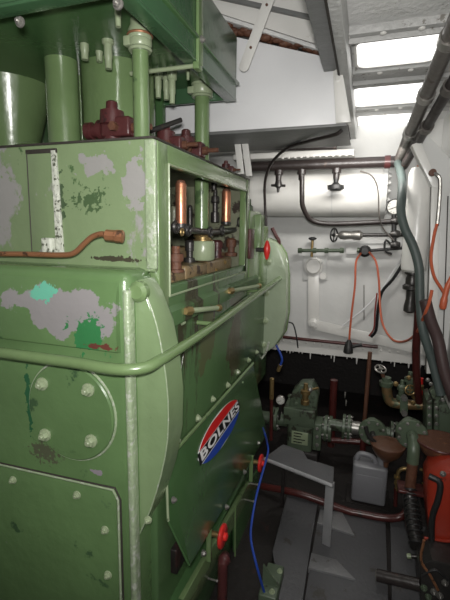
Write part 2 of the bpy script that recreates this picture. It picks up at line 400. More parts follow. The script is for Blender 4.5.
# main dark pipe
PY = 2.95
def pz(x, y, Y): return P(x, y, Y=Y)
t = thing('header_pipe', P(330, 165, Y=PY), 'thick oily brown pipe running level in front of white tank', 'pipe')
a, b_ = P(242, 164.5, Y=PY), P(402, 164.5, Y=PY); b_.z = a.z = (a.z+b_.z)/2
MB().cyl(a, b_, .036, n=20, bev=.004).build('pipe', oldpipe, t)
for x, l in ((302, 1), (337, 1), (279, 1)):
    c = V((P(x, 165, Y=PY).x, PY, a.z))
    MB().lathe(c-Z1*.03, -Z1, [(0, .03), (.03, .03), (.035, .022), (.07, .02)], 16).build('branch', oldpipe, t)
c = V((P(386, 165, Y=PY).x, PY, a.z))
MB().lathe(c-X1*.01, X1, [(0, .042), (.035, .042)], 20).build('coupling', maroon, t)
hz = a.z
MB().tube([P(244, 148, Y=3.05), P(300, 148, Y=3.05), P(337, 147, Y=3.05)], .018, smooth=1).build('upper_pipe', oldpipe, label='thin dark pipe close under duct, above the thick brown pipe', cat='pipe')
x = V((P(337, 165, Y=PY).x, PY, hz-.1))
t = thing('shutoff_knob', x, 'black shutoff knob hanging below brown pipe in front of white tank', 'valve')
MB().lathe(x+Z1*.01, -Z1, [(0, .02), (.03, .016), (.045, .03), (.05, .055), (.075, .055), (.085, .03)], 18).build('knob', black, t)
x = V((P(279, 165, Y=PY).x, PY, hz-.1))
t = thing('drain_cock', x, 'small blackened cross valve hanging under brown pipe nearest the engine', 'valve')
MB().lathe(x+Z1*.01, -Z1, [(0, .018), (.03, .026), (.05, .026), (.06, .012), (.09, .008)], 12).build('body', darksteel, t)
MB().cyl(x+V((-.05, 0, -.03)), x+V((.05, 0, -.035)), .009, n=8).build('handle', darksteel, t)
# black hose from branch
MB().tube([P(302, 176, Y=2.93), P(302, 195, Y=2.93), P(303, 207, Y=2.95), P(310, 219, Y=3.0), P(324, 223.5, Y=3.02), P(350, 223.5, Y=3.02), P(391, 221.5, Y=3.02)], .017, n=12).build('black_hose', oldpipe, label='dark hose dropping from brown pipe and bending right below tank', cat='hose')
MB().tube([P(266, 228, Y=2.8), P(265, 205, Y=2.78), P(265, 182, Y=2.72), P(271, 164, Y=2.62), P(286, 149, Y=2.45), P(310, 141, Y=2.25), P(334, 135, Y=2.12), P(342, 130, Y=2.1)], .009, n=8).build('black_cable', oldpipe, label='thin dark cable looping up from engine to white duct', cat='cable')
MB().tube([P(360, 171, Y=2.9), P(372, 176, Y=2.9), P(378, 190, Y=2.9), P(379, 214, Y=2.9), P(383, 228, Y=2.95), P(394, 241, Y=2.95)], .005, n=6).build('capillary_tube', conduit, label='thin grey capillary line curving down across right end of tank', cat='cable')

b = MB().box((-1.0, 3.12, P(300, 157, Y=3.12).z), (-.12, 3.3, P(300, 151, Y=3.12).z), .004)
for i in range(12): b.cyl((-.62+i*.045, 3.125, P(300, 157, Y=3.12).z+.002), (-.62+i*.045, 3.125, P(300, 157, Y=3.12).z-.008), .010, n=10)
b.build('trim_11', white_gloss, kind='structure')
# lever linkage
t = thing('lever_linkage', P(314, 265, Y=BY), 'white painted lever linkage bolted flat on bulkhead', 'lever')
W = BY-.02
MB().prism(fpx([(303, 256), (327, 256), (327, 280), (303, 280)], W), (0, .018, 0), .004).build('mounting_plate', white, t)
MB().lathe(P(314, 266, Y=W), -Y1, [(0, .075), (.03, .075), (.036, .06), (.05, .055)], 24).build('boss', white_gloss, t)
MB().prism(fpx([(308, 268), (319, 268), (319, 323), (308, 323)], W-.015), (0, .012, 0), .003).build('vertical_arm', white_gloss, t)
MB().lathe(P(313.5, 323, Y=W-.02), -Y1, [(0, .04), (.02, .04), (.025, .02), (.04, .02)], 20).build('pivot', white_gloss, t)
MB().lathe(P(323, 276, Y=W-.0), -Y1, [(0, .028), (.02, .028)], 14).build('stud', white_gloss, t)
MB().prism(fpx([(311, 319), (426, 346), (426, 356), (311, 329)], W-.025), (0, .012, 0), .003).build('sloping_arm', white_gloss, t)

def valve_bar(name, px0, px1, py, Y, label, mat):
    t = thing(name, P((px0+px1)/2, py, Y=Y), label, 'valve')
    a, b_ = P(px0, py, Y=Y), P(px1, py, Y=Y)
    MB().cyl(a, b_, .014, n=12).build('pipe', mat, t)
    for q in (.02, .35, .62, .95):
        c = a.lerp(b_, q); dd = (b_-a).normalized()
        MB().lathe(c-dd*.015, dd, [(0, .024), (.03, .024)], 6).build('union_nut', mat, t)
    return t, a, b_
t, a, b_ = valve_bar('needle_valve', 299, 344, 250.5, 3.36, 'green brass cross valve mounted above the white lever on bulkhead', green_pump)
c = P(312, 250.5, Y=3.36)
MB().cyl(c-Z1*.05, c+Z1*.09, .011, n=10).build('stem', brass, t)
MB().lathe(c+Z1*.08, Z1, [(0, .012), (.01, .032), (.02, .032), (.028, .012)], 14).build('knob', black, t)
MB().prism(fpx([(346, 244), (397, 243), (397, 253), (346, 254)], 3.4), (0, .01, 0), .002).build('valve_bracket', white, label='small flat white bracket plate behind black valve on bulkhead', cat='bracket')
c = P(365, 251, Y=3.36)
t = thing('angle_valve', c, 'black round valve with orange cable loops hanging from it', 'valve')
MB().lathe(c+Y1*.03, -Y1, [(0, .03), (.02, .045), (.05, .045), (.06, .028), (.075, .026)], 16).build('body', black, t)
MB().cyl(c, P(402, 248, Y=3.36), .012, n=10).build('pipe', black, t)
MB().cyl(c, P(357, 250, Y=3.36), .02, n=10).build('outlet', green_pump, t)
t = thing('globe_valve', P(350, 235, Y=3.3), 'silver grey globe valve with thin wheel right of brass knob', 'valve')
MB().lathe(P(338, 235, Y=3.3), X1, [(0, .014), (.02, .03), (.05, .034), (.1, .028), (.12, .036), (.16, .036), (.18, .02)], 16).build('body', steel, t)
MB().cyl(P(362, 235, Y=3.3), P(404, 235, Y=3.3), .013, n=10).build('pipe', darksteel, t)
handwheel(t, P(334, 235, Y=3.3), V((1, -.5, 0)), .05, black, .006)
MB().cyl(P(334, 235, Y=3.3), P(339, 235, Y=3.3), .008, n=8).build('stem', steel, t)
# gauge
def gauge(name, c, axis, R, label, rim):
    t = thing(name, c, label, 'gauge'); d = V(axis).normalized()
    MB().lathe(V(c), d, [(-.02, R*.8), (-.015, R), (.006, R), (.01, R*.9)], 24).build('case', rim, t)
    MB().lathe(V(c)+d*.010, d, [(0, R*.86), (.002, R*.86)], 24).build('dial', dialmat, t)
    u, w, _ = frame_of(d)
    MB().cyl(V(c)+d*.014-u*R*.2, V(c)+d*.014+u*R*.6+w*R*.3, R*.04, n=5).build('needle', black, t)
    b = MB()
    for k in range(9):
        an = 2*PI*k/12-.6; e = u*math.cos(an)+w*math.sin(an)
        b.cyl(V(c)+d*.0135+e*R*.62, V(c)+d*.0135+e*R*.78, R*.03, n=4)
    b.build('tick_marks', black, t)
    MB().cyl(V(c)-Z1*R*.9, V(c)-Z1*R*1.7, R*.22, n=10).build('stem', darksteel, t)
    return t
gauge('pressure_gauge', P(395, 207, Y=3.0), (-.15, -1, .05), .053, 'round white dial gauge with black rim right of the horizontal tank', black)
t = thing('gauge_manifold', P(394, 228, Y=3.0), 'black pipe tee assembly under the dial gauge', 'valve')
MB().cyl(P(394, 215, Y=3.0), P(394, 248, Y=3.0), .016, n=10).build('riser', black, t)
for y in (221, 234, 245): MB().lathe(P(390.5, y, Y=3.0), X1, [(0, .02), (.02, .028), (.04, .028), (.06, .02)], 10).build('fitting', darksteel, t)
MB().tube([P(394, 248, Y=3.0), P(386, 240, Y=3.0), P(385, 250, Y=3.0), P(392, 254, Y=3.0)], .007, n=8).build('coil', black, t)

# canister at the right
t = thing('filter_canister', P(416, 220, Y=2.55), 'tall white filter canister with dark outlet standing beside hull frame', 'canister')
c0, c1 = P(417.5, 168, Y=2.60), P(416, 272, Y=2.60); c0.x = c1.x = (c0.x+c1.x)/2+.004
L_ = (c0-c1).length
MB().lathe(c1, Z1, [(0, .05), (.012, .064), (.03, .067), (L_-.03, .067), (L_, .055)], 32).build('shell', white_gloss, t)
MB().lathe(c1, -Z1, [(0, .045), (.012, .045), (.02, .03), (.04, .036), (.07, .036), (.08, .05), (.10, .05), (.11, .028), (.16, .026), (.2, .034), (.23, .034), (.24, .02)], 18).build('outlet', darksteel, t)
MB().box((c0.x-.02, 2.60, c0.z-.01), (c0.x+.02, 2.7, c0.z+.03), .004).build('top_lug', rust, t)

# ceiling conduits
t = thing('ceiling_pipe', P(430, 60, Z=2.38), 'thick grey brown pipe slung under the ceiling along the hull, left one', 'pipe')
p0, p1 = P(466, -14, Z=2.37), P(405, 158, Z=2.30)
p0 = P(462, 8, Z=2.36); p1 = P(400, 158, Y=2.85)
dd = (p1-p0)
MB().tube([p0-dd*.6, p1], .031, smooth=1, n=18).build('pipe', conduit, t)
for q in (.12, .42, .72):
    c = p0.lerp(p1, q); MB().lathe(c-dd.normalized()*.02, dd, [(0, .038), (.04, .038)], 18).build('clamp', steel, t)
t = thing('ceiling_conduit', P(440, 110, Z=2.33), 'thinner dark pipe slung under the ceiling nearest the hull side', 'pipe')
p0, p1 = P(462, 66, Z=2.28), P(404, 166, Y=2.8)
dd = p1-p0
MB().tube([p0-dd*.6, p1], .024, smooth=1, n=16).build('pipe', oldpipe, t)
for q in (.15, .5):
    c = p0.lerp(p1, q); MB().lathe(c-dd.normalized()*.02, dd, [(0, .032), (.04, .032)], 16).build('coupling', conduit, t)
# hoses at right
MB().tube([P(398, 163, Y=2.82), P(402, 178, Y=2.7), P(402, 192, Y=2.55), P(401, 212, Y=2.5), P(405, 229, Y=2.48), P(413, 246, Y=2.46), P(419, 268, Y=2.45), P(420, 300, Y=2.44), P(423, 330, Y=2.42), P(432, 360, Y=2.42), P(441, 395, Y=2.4)], .024, n=14).build('green_hose', hosegrey, label='thick grey green hose curving down past the white canister', cat='hose')
MB().tube([P(425, 300, Y=2.36), P(431, 322, Y=2.36), P(438, 340, Y=2.36), P(444, 370, Y=2.34), P(455, 402, Y=2.32)], .030, n=14).build('suction_hose', hosebrown, label='dark red brown hose sloping down at right picture edge', cat='hose')
MB().tube([P(418, 296, Y=2.6), P(418, 320, Y=2.6), P(416, 350, Y=2.64), P(417, 382, Y=2.7), P(419, 402, Y=2.78)], .023, n=14).build('riser_pipe', darkred, label='dark red vertical pipe below the canister outlet', cat='pipe')
t = thing('wall_hook', P(437, 178, Y=2.42), 'grey metal rod with hooked top fixed on the white hull frame', 'hook')
MB().tube([P(432, 172, Y=2.44), P(437, 175, Y=2.42), P(440, 181, Y=2.42), P(439, 205, Y=2.42), P(437, 226, Y=2.42)], .010, n=8).build('rod', steel, t)
MB().lathe(P(432, 173, Y=2.45), -Y1, [(0, .018), (.03, .018)], 12).build('nut', rust, t)
MB().tube([P(437, 224, Y=2.41), P(434, 236, Y=2.4), P(431, 258, Y=2.4), P(434, 276, Y=2.4), P(441, 288, Y=2.4), P(446, 296, Y=2.4)], .008, n=8).build('orange_cable', orange, group='orange cables', label='orange cable hanging from the grey rod on the hull frame', cat='cable')
MB().tube([P(455, 272, Y=2.35), P(448, 285, Y=2.35), P(444, 300, Y=2.35), P(442.5, 309, Y=2.35)], [.012, .014, .018, .013], n=10).build('orange_plug', orange, label='thick orange cable end hanging at right picture edge', cat='cable')
MB().tube([P(361, 253, Y=3.3), P(356, 262, Y=3.28), P(355, 285, Y=3.27), P(352, 310, Y=3.27), P(350, 330, Y=3.27), P(349, 345, Y=3.27)], .008, n=8).build('orange_cable', orange, group='orange cables', label='orange cable dropping from black valve to black plug', cat='cable')
MB().tube([P(369, 252, Y=3.3), P(376, 262, Y=3.27), P(379, 282, Y=3.26), P(380, 305, Y=3.25), P(383, 325, Y=3.2), P(393, 340, Y=3.1), P(406, 341, Y=2.9), P(417, 332, Y=2.6), P(424, 316, Y=2.36), P(429, 303, Y=2.32), P(432, 290, Y=2.32)], .008, n=8).build('orange_cable', orange, group='orange cables', label='long orange cable sagging from black valve towards the hoses', cat='cable')
t = thing('rubber_plug', P(351, 348, Y=3.25), 'black rubber plug hanging at the lower edge of white bulkhead', 'plug')
MB().lathe(P(349, 340, Y=3.25), -Z1, [(0, .013), (.03, .028), (.07, .036), (.1, .038), (.105, .03)], 14).build('plug_body', black, t)
MB().tube([P(350, 347, Y=3.25), P(357, 345.5, Y=3.25), P(362, 344.5, Y=3.25)], .012).build('tail', black, t)
MB().tube([P(403, 256, Y=3.38), P(393, 272, Y=3.38), P(381, 290, Y=3.38), P(365, 308, Y=3.38), P(342, 326, Y=3.38)], .007, n=6).build('grey_cable', white_duct, label='pale grey cable running diagonally down the bulkhead', cat='cable')
MB().tube([P(404, 262, Y=3.36), P(393, 279, Y=3.36), P(382, 292, Y=3.36), P(378, 310, Y=3.36), P(376, 330, Y=3.36), P(371, 337, Y=3.36)], .012, n=8).build('dark_cable', logo_black, label='dark cable bundle bending straight down beside orange cable', cat='cable')
MB().tube([P(377, 293, Y=3.33), P(375, 312, Y=3.33), P(374, 328, Y=3.33), P(369, 336, Y=3.33)], .006, n=8).build('red_cable', darkorange, label='short red cable strapped onto the dark cable bundle', cat='cable')
MB().tube([P(283, 337, Y=3.41), P(310, 340, Y=3.41), P(345, 343.5, Y=3.41), P(378, 347, Y=3.41)], .014, n=8, smooth=1).build('low_pipe', darkred, label='thin dark red pipe along the foot of white bulkhead', cat='pipe')
MB().tube([P(288, 322, Y=3.3), P(293, 324, Y=3.3), P(296, 334, Y=3.3), P(298, 348, Y=3.3)], .006, n=6).build('black_wire', black, label='short black wire hooking down beside the engine end plate', cat='cable')
MB().tube([P(364, 285, Y=BY-.006), P(364, 320, Y=BY-.006)], .004, smooth=1, n=6).build('thin_rod', steel, label='thin vertical rod fixed on bulkhead between orange cables', cat='rod')

# ================================================================ ENGINE
E = thing('marine_engine', (-1.1, 1.9, 0), 'big old green marine diesel engine filling the left side', 'engine')
XS = -.60
cx = -.635
zl = 1.53
# crankcase
b = MB().box((-2.1, 1.0, 0), (cx+.012, 1.16, zl+.003), .035).box((-2.1, 1.1, .02), (cx+.011, 2.25, 1.40), .01).box((-2.1, 2.2, .7), (cx-.01, 2.66, zl-.02), .02)
crank = b.build('crankcase', green_front, E)
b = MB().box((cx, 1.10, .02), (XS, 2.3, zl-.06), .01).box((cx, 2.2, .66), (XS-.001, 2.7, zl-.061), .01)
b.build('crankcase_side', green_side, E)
# rounded corner strip
MB().box((cx-.006, .993, .02), (cx+.014, 1.03, 1.48), .007).build('corner_strip', chip_glint, E)
# upper fairing edge on the front (swelling under the ledge)
b = MB(); pts = []
for k in range(9):
    a = PI/2*k/8; pts.append(V((-2.1, 1.01-.045*math.sin(a)*1.0, 1.40+.10*math.cos(a)) if False else (-2.1, 1.03-.05*math.sin(a), 1.40+.125*math.cos(a))))
pts = [V((-2.1, 1.03, 1.525))]+pts[1:]+[V((-2.1, .982, 1.30)), V((-2.1, 1.03, 1.285))]
b.prism(pts, (cx-.02+2.1, 0, 0)); b.build('front_fairing', green_front, E)
# circular cover
cc = P(72, 411, Y=1.0)
t = MB().lathe(cc, -Y1, [(-.01, .158), (.010, .158), (.014, .154)], 56).build('round_cover', green_front, E)
MB().torus(cc-Y1*.002, Y1, .161, .004, 56, 6).build('gasket', chip_glint, t)
for x, y in ((42, 384), (88, 390), (45, 435), (91, 441)): MB().hexbolt(P(x, y, Y=.983), -Y1, .0155).build('bolt', green_pale, t)
# lower cover plate
o = fpx([(-80, 448), (0, 466), (100, 488.5), (112, 491), (116, 500), (121, 640), (-80, 640)], .99)
t = MB().prism(o, (0, .012, 0), .003).build('front_cover_plate', green_front, E)
for x, y in ((13, 480), (77, 495), (105, 530), (108, 575)): MB().hexbolt(P(x, y, Y=.988), -Y1, .010).build('bolt', green_pale, t)
b = MB().tube([P(x, y, Y=.992) for x, y in ((-80, 447), (0, 464.5), (100, 487), (113, 490), (118, 500), (122, 640))], .004, n=6, smooth=1)
b.build('chipped_seam', chip_glint, t)
b = MB().tube([P(x, y, Y=.994) for x, y in ((-80, 445.5), (0, 463), (100, 485), (115, 488), (120.5, 500), (124.5, 640))], .003, n=6, smooth=1)
b.build('oil_seam', seam, t)
# near end plate with bulged edge
def bulge(pts, Y, th, mat):
    return MB().prism(fpx(pts, Y), (0, th, 0), .008)
near = [(122, 300), (128, 282), (138, 280), (147, 296), (157, 325), (164, 360), (168.5, 400), (168, 440), (162, 475), (152, 508), (140, 535), (133, 560), (131, 600), (124, 600)]
bulge(near, 1.035, .105, green).build('near_end_plate', green_near, E)
b = MB().tube([P(x, y, Y=1.033) for x, y in ((137, 282), (147, 297), (156.5, 325), (163.5, 360), (168, 400), (167.5, 440), (161, 475), (151, 508), (139, 535))], .0022, n=6, smooth=2)
b.build('bare_edge', chip_glint, E)
MB().lathe(P(141, 291, Y=1.04), -Y1, [(0, .03), (.02, .03), (.03, .02)], 20).build('lug', green, E)
b = MB().tube([P(131, y, Y=1.025) for y in (300, 350, 400, 500, 600)], .007, n=8, smooth=1); b.build('weld_bead', green, E)
for x, y in ((133, 374), (133, 425), (133, 491), (148, 520), (141, 295)): bolt(E, P(x, y, Y=1.03), -Y1, .0095, green_pale)
# far end plate
far = [(250, 250), (252, 238), (266, 238), (276, 243), (283, 254), (286, 275), (286, 315), (283, 334), (274, 347), (264, 354), (250, 356)]
MB().prism(fpx(far, 2.6), (0, .1, 0), .01).build('far_end_plate', green_end, E)
MB().prism([p+V((.006, .1, 0)) for p in fpx(far, 2.6)], (0, .03, 0), .006).build('far_plate_rim', green, E)
for x, y in ((266, 293), (265, 321), (263, 345), (268, 262)): bolt(E, P(x, y, Y=2.595), -Y1, .017, green_pale)

# upper housing with window
hz1 = 1.912
YH, YE = 1.12, 2.17
hm = green_face
b = MB().box((-2.1, YH, zl-.01), (XS-.004, YH+.035, hz1), .006)       # front wall
b.build('housing_front', hm, E)
zwt, zwb = 1.85, 1.435
b = MB()
b.box((XS-.035, YH+.02, zwt), (XS, YE, hz1-.002), .004)               # top rail
b.box((XS-.035, YH+.02, zwb-.14), (XS+.001, YH+.085, hz1-.003), .004)         # near post
b.box((XS-.035, 2.105, zwb-.12), (XS+.001, YE, hz1-.003), .004)                 # far post
b.build('window_surround', green, E)
b = MB().prism([V((XS-.05, YH+.03, zwb)), V((XS+.02, YH+.03, zwb-.05)), V((XS+.02, YH+.03, zwb-.10)), V((XS-.05, YH+.03, zwb-.10))], (0, 2.3-YH, 0), .004)
b.build('window_sill', green_side, E)
MB().tube([V((XS+.003, YH+.086, zwb+.0)), V((XS+.003, YH+.086, zwt)), V((XS+.003, 2.104, zwt)), V((XS+.003, 2.104, zwb)), V((XS+.003, YH+.086, zwb))], .004, smooth=1, n=6).build('window_edge', green_pale, E)
b = MB().box((-2.1, YH+.03, hz1-.03), (XS-.03, YE, hz1-.001)).box((-1.25, YH+.03, zl-.1), (-1.2, YE, hz1-.03)).box((-2.1, YE-.03, zl-.1), (XS-.03, YE-.003, hz1-.03))
b.build('housing_shell', frame_in, E)
MB().box((-2.1, YH-.004, hz1-.002), (XS-.0, YE, hz1+.005), .002).build('top_gasket', seam, E)
MB().box((XS-.032, YH-.004, zl+.0), (XS+.003, YH+.012, hz1-.004), .005).build('chip_glint_corner', chip_glint, E)  # pale strip paints in the highlight along the chipped housing corner
# front face seams
xA, xB = P(30, 200, Y=YH).x, P(55, 200, Y=YH).x
zt1, zb1 = P(30, 152, Y=YH).z, P(45, 252, Y=YH).z
t = MB().box((xA, YH-.006, zb1), (xB, YH+.004, zt1), .002).build('inspection_panel', hm, E)
b = MB().tube([V((xA, YH-.005, zb1)), V((xA+.004, YH-.005, zt1))], .0025, smooth=1, n=6).box((xA, YH-.008, zt1-.008), (xB+.02, YH, zt1+.006), .002)
b.build('dark_seam', seam, t)
b = MB().prism([V((xB, YH-.010, zb1-.01)), V((xB+.028, YH-.010, zb1-.01)), V((xB+.018, YH-.010, zt1)), V((xB, YH-.010, zt1))], (0, .012, 0), .003)
b.build('corroded_strip', corroded, t)
c = P(48, 244, Y=YH-.02)
MB().box((c.x-.02, YH-.03, c.z-.03), (c.x+.02, YH, c.z+.02), .005).build('lug', corroded, t)
# copper drain line
b = MB().tube([P(-30, 254, Y=1.06), P(20, 254, Y=1.06), P(60, 255, Y=1.06), P(74, 253, Y=1.06), P(84, 244, Y=1.06), P(92, 237, Y=1.06), P(101, 234, Y=1.06), P(107, 235, Y=1.06)], .0085, n=12)
t = b.build('copper_pipe', copper_old, E)
c = P(104, 235, Y=1.06); d = (P(126, 237, Y=1.075)-c).normalized()
MB().lathe(c, d, [(0, .010), (.006, .017), (.034, .017), (.036, .019), (.058, .019), (.06, .013)], 8).build('union_nut', copper_old, t)
MB().cyl(P(116, 237, Y=1.06), P(116, 237, Y=1.12), .010, n=10).build('stub', copper_old, t)

# guide rods / poles
def pole(x, ytop, ybot, Y, r, xw=None):
    c = P(x, ytop, Y=Y); d = P(x, ybot, Y=Y)
    return c, d
for (px, Yp, r, ct, cb, bot) in ((141, 1.26, .026, 26, 52, 1.90), (202, 1.85, .034, 72, 98, P(202, 236, Y=1.85).z)):
    zc0, zc1 = P(px, cb, Y=Yp).z, P(px, ct, Y=Yp).z
    x = P(px, cb+40, Y=Yp).x; zU_ = 2.46
    p = MB().lathe((x, Yp, bot), Z1, [(0, r), (zU_+.01-bot, r)], 24).build('push_rod_tube', green, E)
    q = r*1.45
    MB().lathe((x, Yp, zc0), Z1, [(0, q*.9), (.006, q), (.012, q*.9), (.02, q), ((zc1-zc0)*.42, q), ((zc1-zc0)*.45, q*.93), ((zc1-zc0)*.5, q), ((zc1-zc0)*.8, q), (zc1-zc0, q*.8), (zc1-zc0+.06, q*.75)], 28).build('collar', green_pale, p)
    MB().torus((x, Yp, zc0+(zc1-zc0)*.62), Z1, q, .004, 28, 6).build('rust_band', copper_old, p)
    MB().box((x-q*1.1, Yp-q*.9, zc0+.012), (x-q*.5, Yp-q*.3, zc0+.04), .003).build('collar_lug', green_pale, p)
# lid casing above: a hollow tray upside down
YL = .955
zL = 2.232; YB = 1.90; zU = 2.46
zT = P(236, 37, Y=YB).z
b = MB()
b.box((-2.1, YL, zL), (XS, YL+.02, zT), .004).box((XS-.02, YL, zL), (XS, YB, zT), .004).box((-2.1, YB-.02, zL), (XS, YB, zT), .004)
b.box((-2.1, YL+.01, zU), (XS-.01, YB-.01, zU+.02)).box((-2.1, YL+.01, zT-.02), (XS-.01, YB-.01, zT))
lid = b.build('rocker_casing', green_lid, E)
MB().box((-2.1, YL+.0, zL-.004), (XS+.002, YL+.05, zL+.008), .003).box((XS-.05, YL, zL-.004), (XS+.002, YB, zL+.008), .003).build('casing_lip', green_lid, lid)
MB().box((-2.1, YL-.012, zL+.065), (XS+.012, YB+.012, zL+.078), .004).build('casing_flange', green_dark, lid)
for x, y in ((118, 4), (20, 22)): MB().hexbolt(P(x, y, Y=YL-.002), -Y1, .010).build('bolt', steel, lid)
# strap down the side
ys = P(198, 50, X=XS).y
s = MB().box((XS, ys-.022, zL-.01), (XS+.012, ys+.022, zL+.25), .003).box((XS-.012, ys-.02, zL-.028), (XS+.01, ys+.02, zL-.004), .003).build('strap', green, E)
MB().hexbolt((XS+.013, ys, zL+.07), X1, .009).build('bolt', steel, s)
MB().lathe((XS-.27, ys, zL-.012), X1, [(0, .008), (.27, .008)], 10).build('cross_bar', green_pale, E)
c = P(118, 3, Y=YL+.02)
# bolts under the casing
def hang(px, py0, py1, Y, r):
    x = P(px, py0, Y=Y).x; z1 = P(px, py1, Y=Y).z
    h = zU-z1
    return MB().lathe((x, Y, z1), Z1, [(0, r*.55), (h*.12, r*.6), (h*.14, r*.7), (h*.3, r*.7), (h*.32, r), (h*.62, r), (h*.64, r*.55), (h+.01, r*.55)], 16).build('hanging_stud', green_pale, E)
for px, y0, y1, Y_, r in ((84, 35, 60, 1.35, .022), (78, 35, 52, 1.42, .02), (108, 45, 69, 1.35, .021), (99, 45, 62, 1.42, .02), (118, 15, 27, 1.12, .014), (158, 68, 98, 1.65, .02), (166, 72, 100, 1.7, .02), (172, 75, 104, 1.65, .02), (188, 70, 80, 1.6, .01)):
    hang(px, y0, y1, Y_, r)
# cylinder jackets between housing and casing
for (px, Y_, r) in ((63, 1.45, .062),):
    x = P(px, 100, Y=Y_).x
    MB().lathe((x, Y_, hz1-.01), Z1, [(0, r*1.25), (.02, r*1.05), (.05, r), (zU-hz1-.06, r), (zU-hz1-.02, r*1.08), (zU-hz1+.01, r*1.2)], 32).build('column', green, E)
    MB().lathe((P(6, 60, Y=1.62).x, 1.62, hz1-.01), Z1, [(0, .10), (.08, .11), (zU-hz1+.01, .24)], 36).build('flared_column', green, E)
    MB().ball((P(18, 140, Y=1.3).x, 1.36, hz1-.015), .10, (1.25, .8, .85), 24).build('dome', green, E)
for k, (xx, yy) in enumerate(((-1.30, 1.72), (-1.02, 1.60))):
    MB().lathe((xx, yy, hz1-.01), Z1, [(0, .17), (.05, .15), (zU-hz1+.01, .15)], 40).build('cylinder_jacket', green, E)
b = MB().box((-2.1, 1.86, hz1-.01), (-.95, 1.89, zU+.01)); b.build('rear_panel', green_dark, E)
# maroon injector valves
def injector(px, py, Y, s):
    c = P(px, py, Y=Y); c.z = hz1+.085*s
    t = MB().lathe(c+V((0, 0, -.09*s)), Z1, [(0, .045*s), (.03*s, .045*s), (.035*s, .03*s), (.10*s, .032*s), (.105*s, .045*s), (.15*s, .042*s), (.155*s, .022*s), (.18*s, .02*s), (.185*s, .012*s)], 10).build('fuel_valve', maroon, E)
    MB().box(c+V((-.03, -.03, -.03))*s, c+V((.085, .03, .035))*s, .008*s).build('valve_block', maroon, t)
    MB().lathe(c+V((-.03, 0, 0))*s, -X1, [(0, .036*s), (.02*s, .036*s), (.022*s, .024*s), (.05*s, .024*s), (.052*s, .03*s), (.075*s, .03*s)], 12).build('flange', maroon, t)
    MB().lathe(c+V((.085, 0, 0))*s, X1, [(0, .018*s), (.02*s, .018*s), (.022*s, .01*s), (.07*s, .01*s)], 8).build('spindle', rust, t)
    MB().lathe(c+V((.03, -.03, .0))*s, -Y1, [(0, .016*s), (.02*s, .016*s)], 6).build('nut', rust, t)
injector(112, 115, 1.33, 1.0); injector(166, 138, 1.60, .9); injector(186, 140, 1.78, 1.0); injector(226, 160, 2.08, .5)
MB().cyl(P(150, 131, Y=1.5), P(181, 120, Y=1.62), .010, n=10).build('shaft', darksteel, E)

# ---- inside the window
XI = -.70
def inx(px, py, X=XI): return P(px, py, X=X)
def vertical(name, px, y0, y1, X, r, mat, prof=None, n=20):
    c = P(px, y1, X=X); h = P(px, y0, X=X).z
    h = V((0, c.y, 0)); z1 = P(px, y0, Y=c.y).z; H = z1-c.z
    pr = prof or [(0, r), (H*.86, r), (H*.94, r*.9), (H, r*.5)]
    if prof: pr = [(q*H, w*r) for q, w in prof]
    return MB().lathe(c, Z1, pr, n).build(name, mat, E)
for x, y0, y1, X_, r_ in ((181, 183, 224, -.655, .020), (226, 191, 222, -.665, .022)):
    o = vertical('copper_sleeve', x, y0, y1, X_, r_, copper, [(0, .97), (.03, 1), (.96, 1), (1, .93)])
    c = P(x, y1, X=X_); zt_ = P(x, y0, Y=c.y).z
    MB().lathe((c.x, c.y, zt_-.001), Z1, [(0, r_*.9), (.008, r_*.8), (.012, r_*.5)], 16).build('end_plug', rust, o)
    MB().lathe((c.x, c.y, c.z-.012), Z1, [(0, r_*1.1), (.014, r_*1.1)], 16).build('end_ring', darksteel, o)
vertical('indicator_spindle', 215, 190, 222, -.74, .022, darksteel, [(0, 1), (.3, 1), (.32, .6), (.6, .6), (.62, 1), (.8, .9), (.82, .5), (1, .45)])
vertical('indicator_spindle', 214, 168, 190, -.74, .014, darksteel)
vertical('rocker_cup', 203, 241, 260, -.675, .052, green_pale, [(0, .9), (.1, 1), (.9, 1), (1, .92)])
vertical('tappet', 203, 232, 242, -.70, .045, brass, [(0, 1), (.25, 1), (.27, .8), (.5, .8), (.52, 1), (.8, .9), (1, .7)])
# casting mass at the bottom of window
b = MB()
for (x0, y0, x1, y1, X) in ((172, 268, 188, 292, -.655), (180, 252, 242, 285, -.78), (186, 262, 208, 300, -.65), (207, 257, 232, 295, -.66), (175, 246, 200, 290, -.82), (214, 250, 240, 285, -.72)):
    a, c = P(x0, y1, X=X), P(x1, y0, X=X); b.box((X-.12, min(a.y, c.y), min(a.z, c.z)-.05), (X, max(a.y, c.y), max(a.z, c.z)), .012)
b.build('valve_gear_block', sooty, E)
vertical('valve_guide', 176, 246, 272, -.66, .026, rust, [(0, 1.2), (.1, 1.2), (.12, .8), (.4, .8), (.42, 1.1), (.7, 1.1), (.72, .6), (1, .6)])
vertical('valve_guide', 190, 240, 262, -.72, .022, darksteel, [(0, 1.2), (.2, 1.2), (.22, .7), (.5, .7), (.52, 1), (.9, 1), (1, .6)])
vertical('valve_guide', 217, 240, 260, -.72, .03, maroon, [(0, 1.2), (.2, 1.2), (.22, .8), (.6, .8), (.62, 1), (.9, 1), (1, .6)])
vertical('valve_guide', 231, 238, 256, -.68, .028, rust, [(0, 1.2), (.2, 1.2), (.22, .7), (.5, .7), (.52, 1), (.9, 1), (1, .6)])
for x, y in ((184, 292), (213, 270), (193, 276), (222, 262)): MB().hexbolt(P(x, y, X=-.675), X1, .016).build('oily_nut', maroon if x < 190 else brass, E)
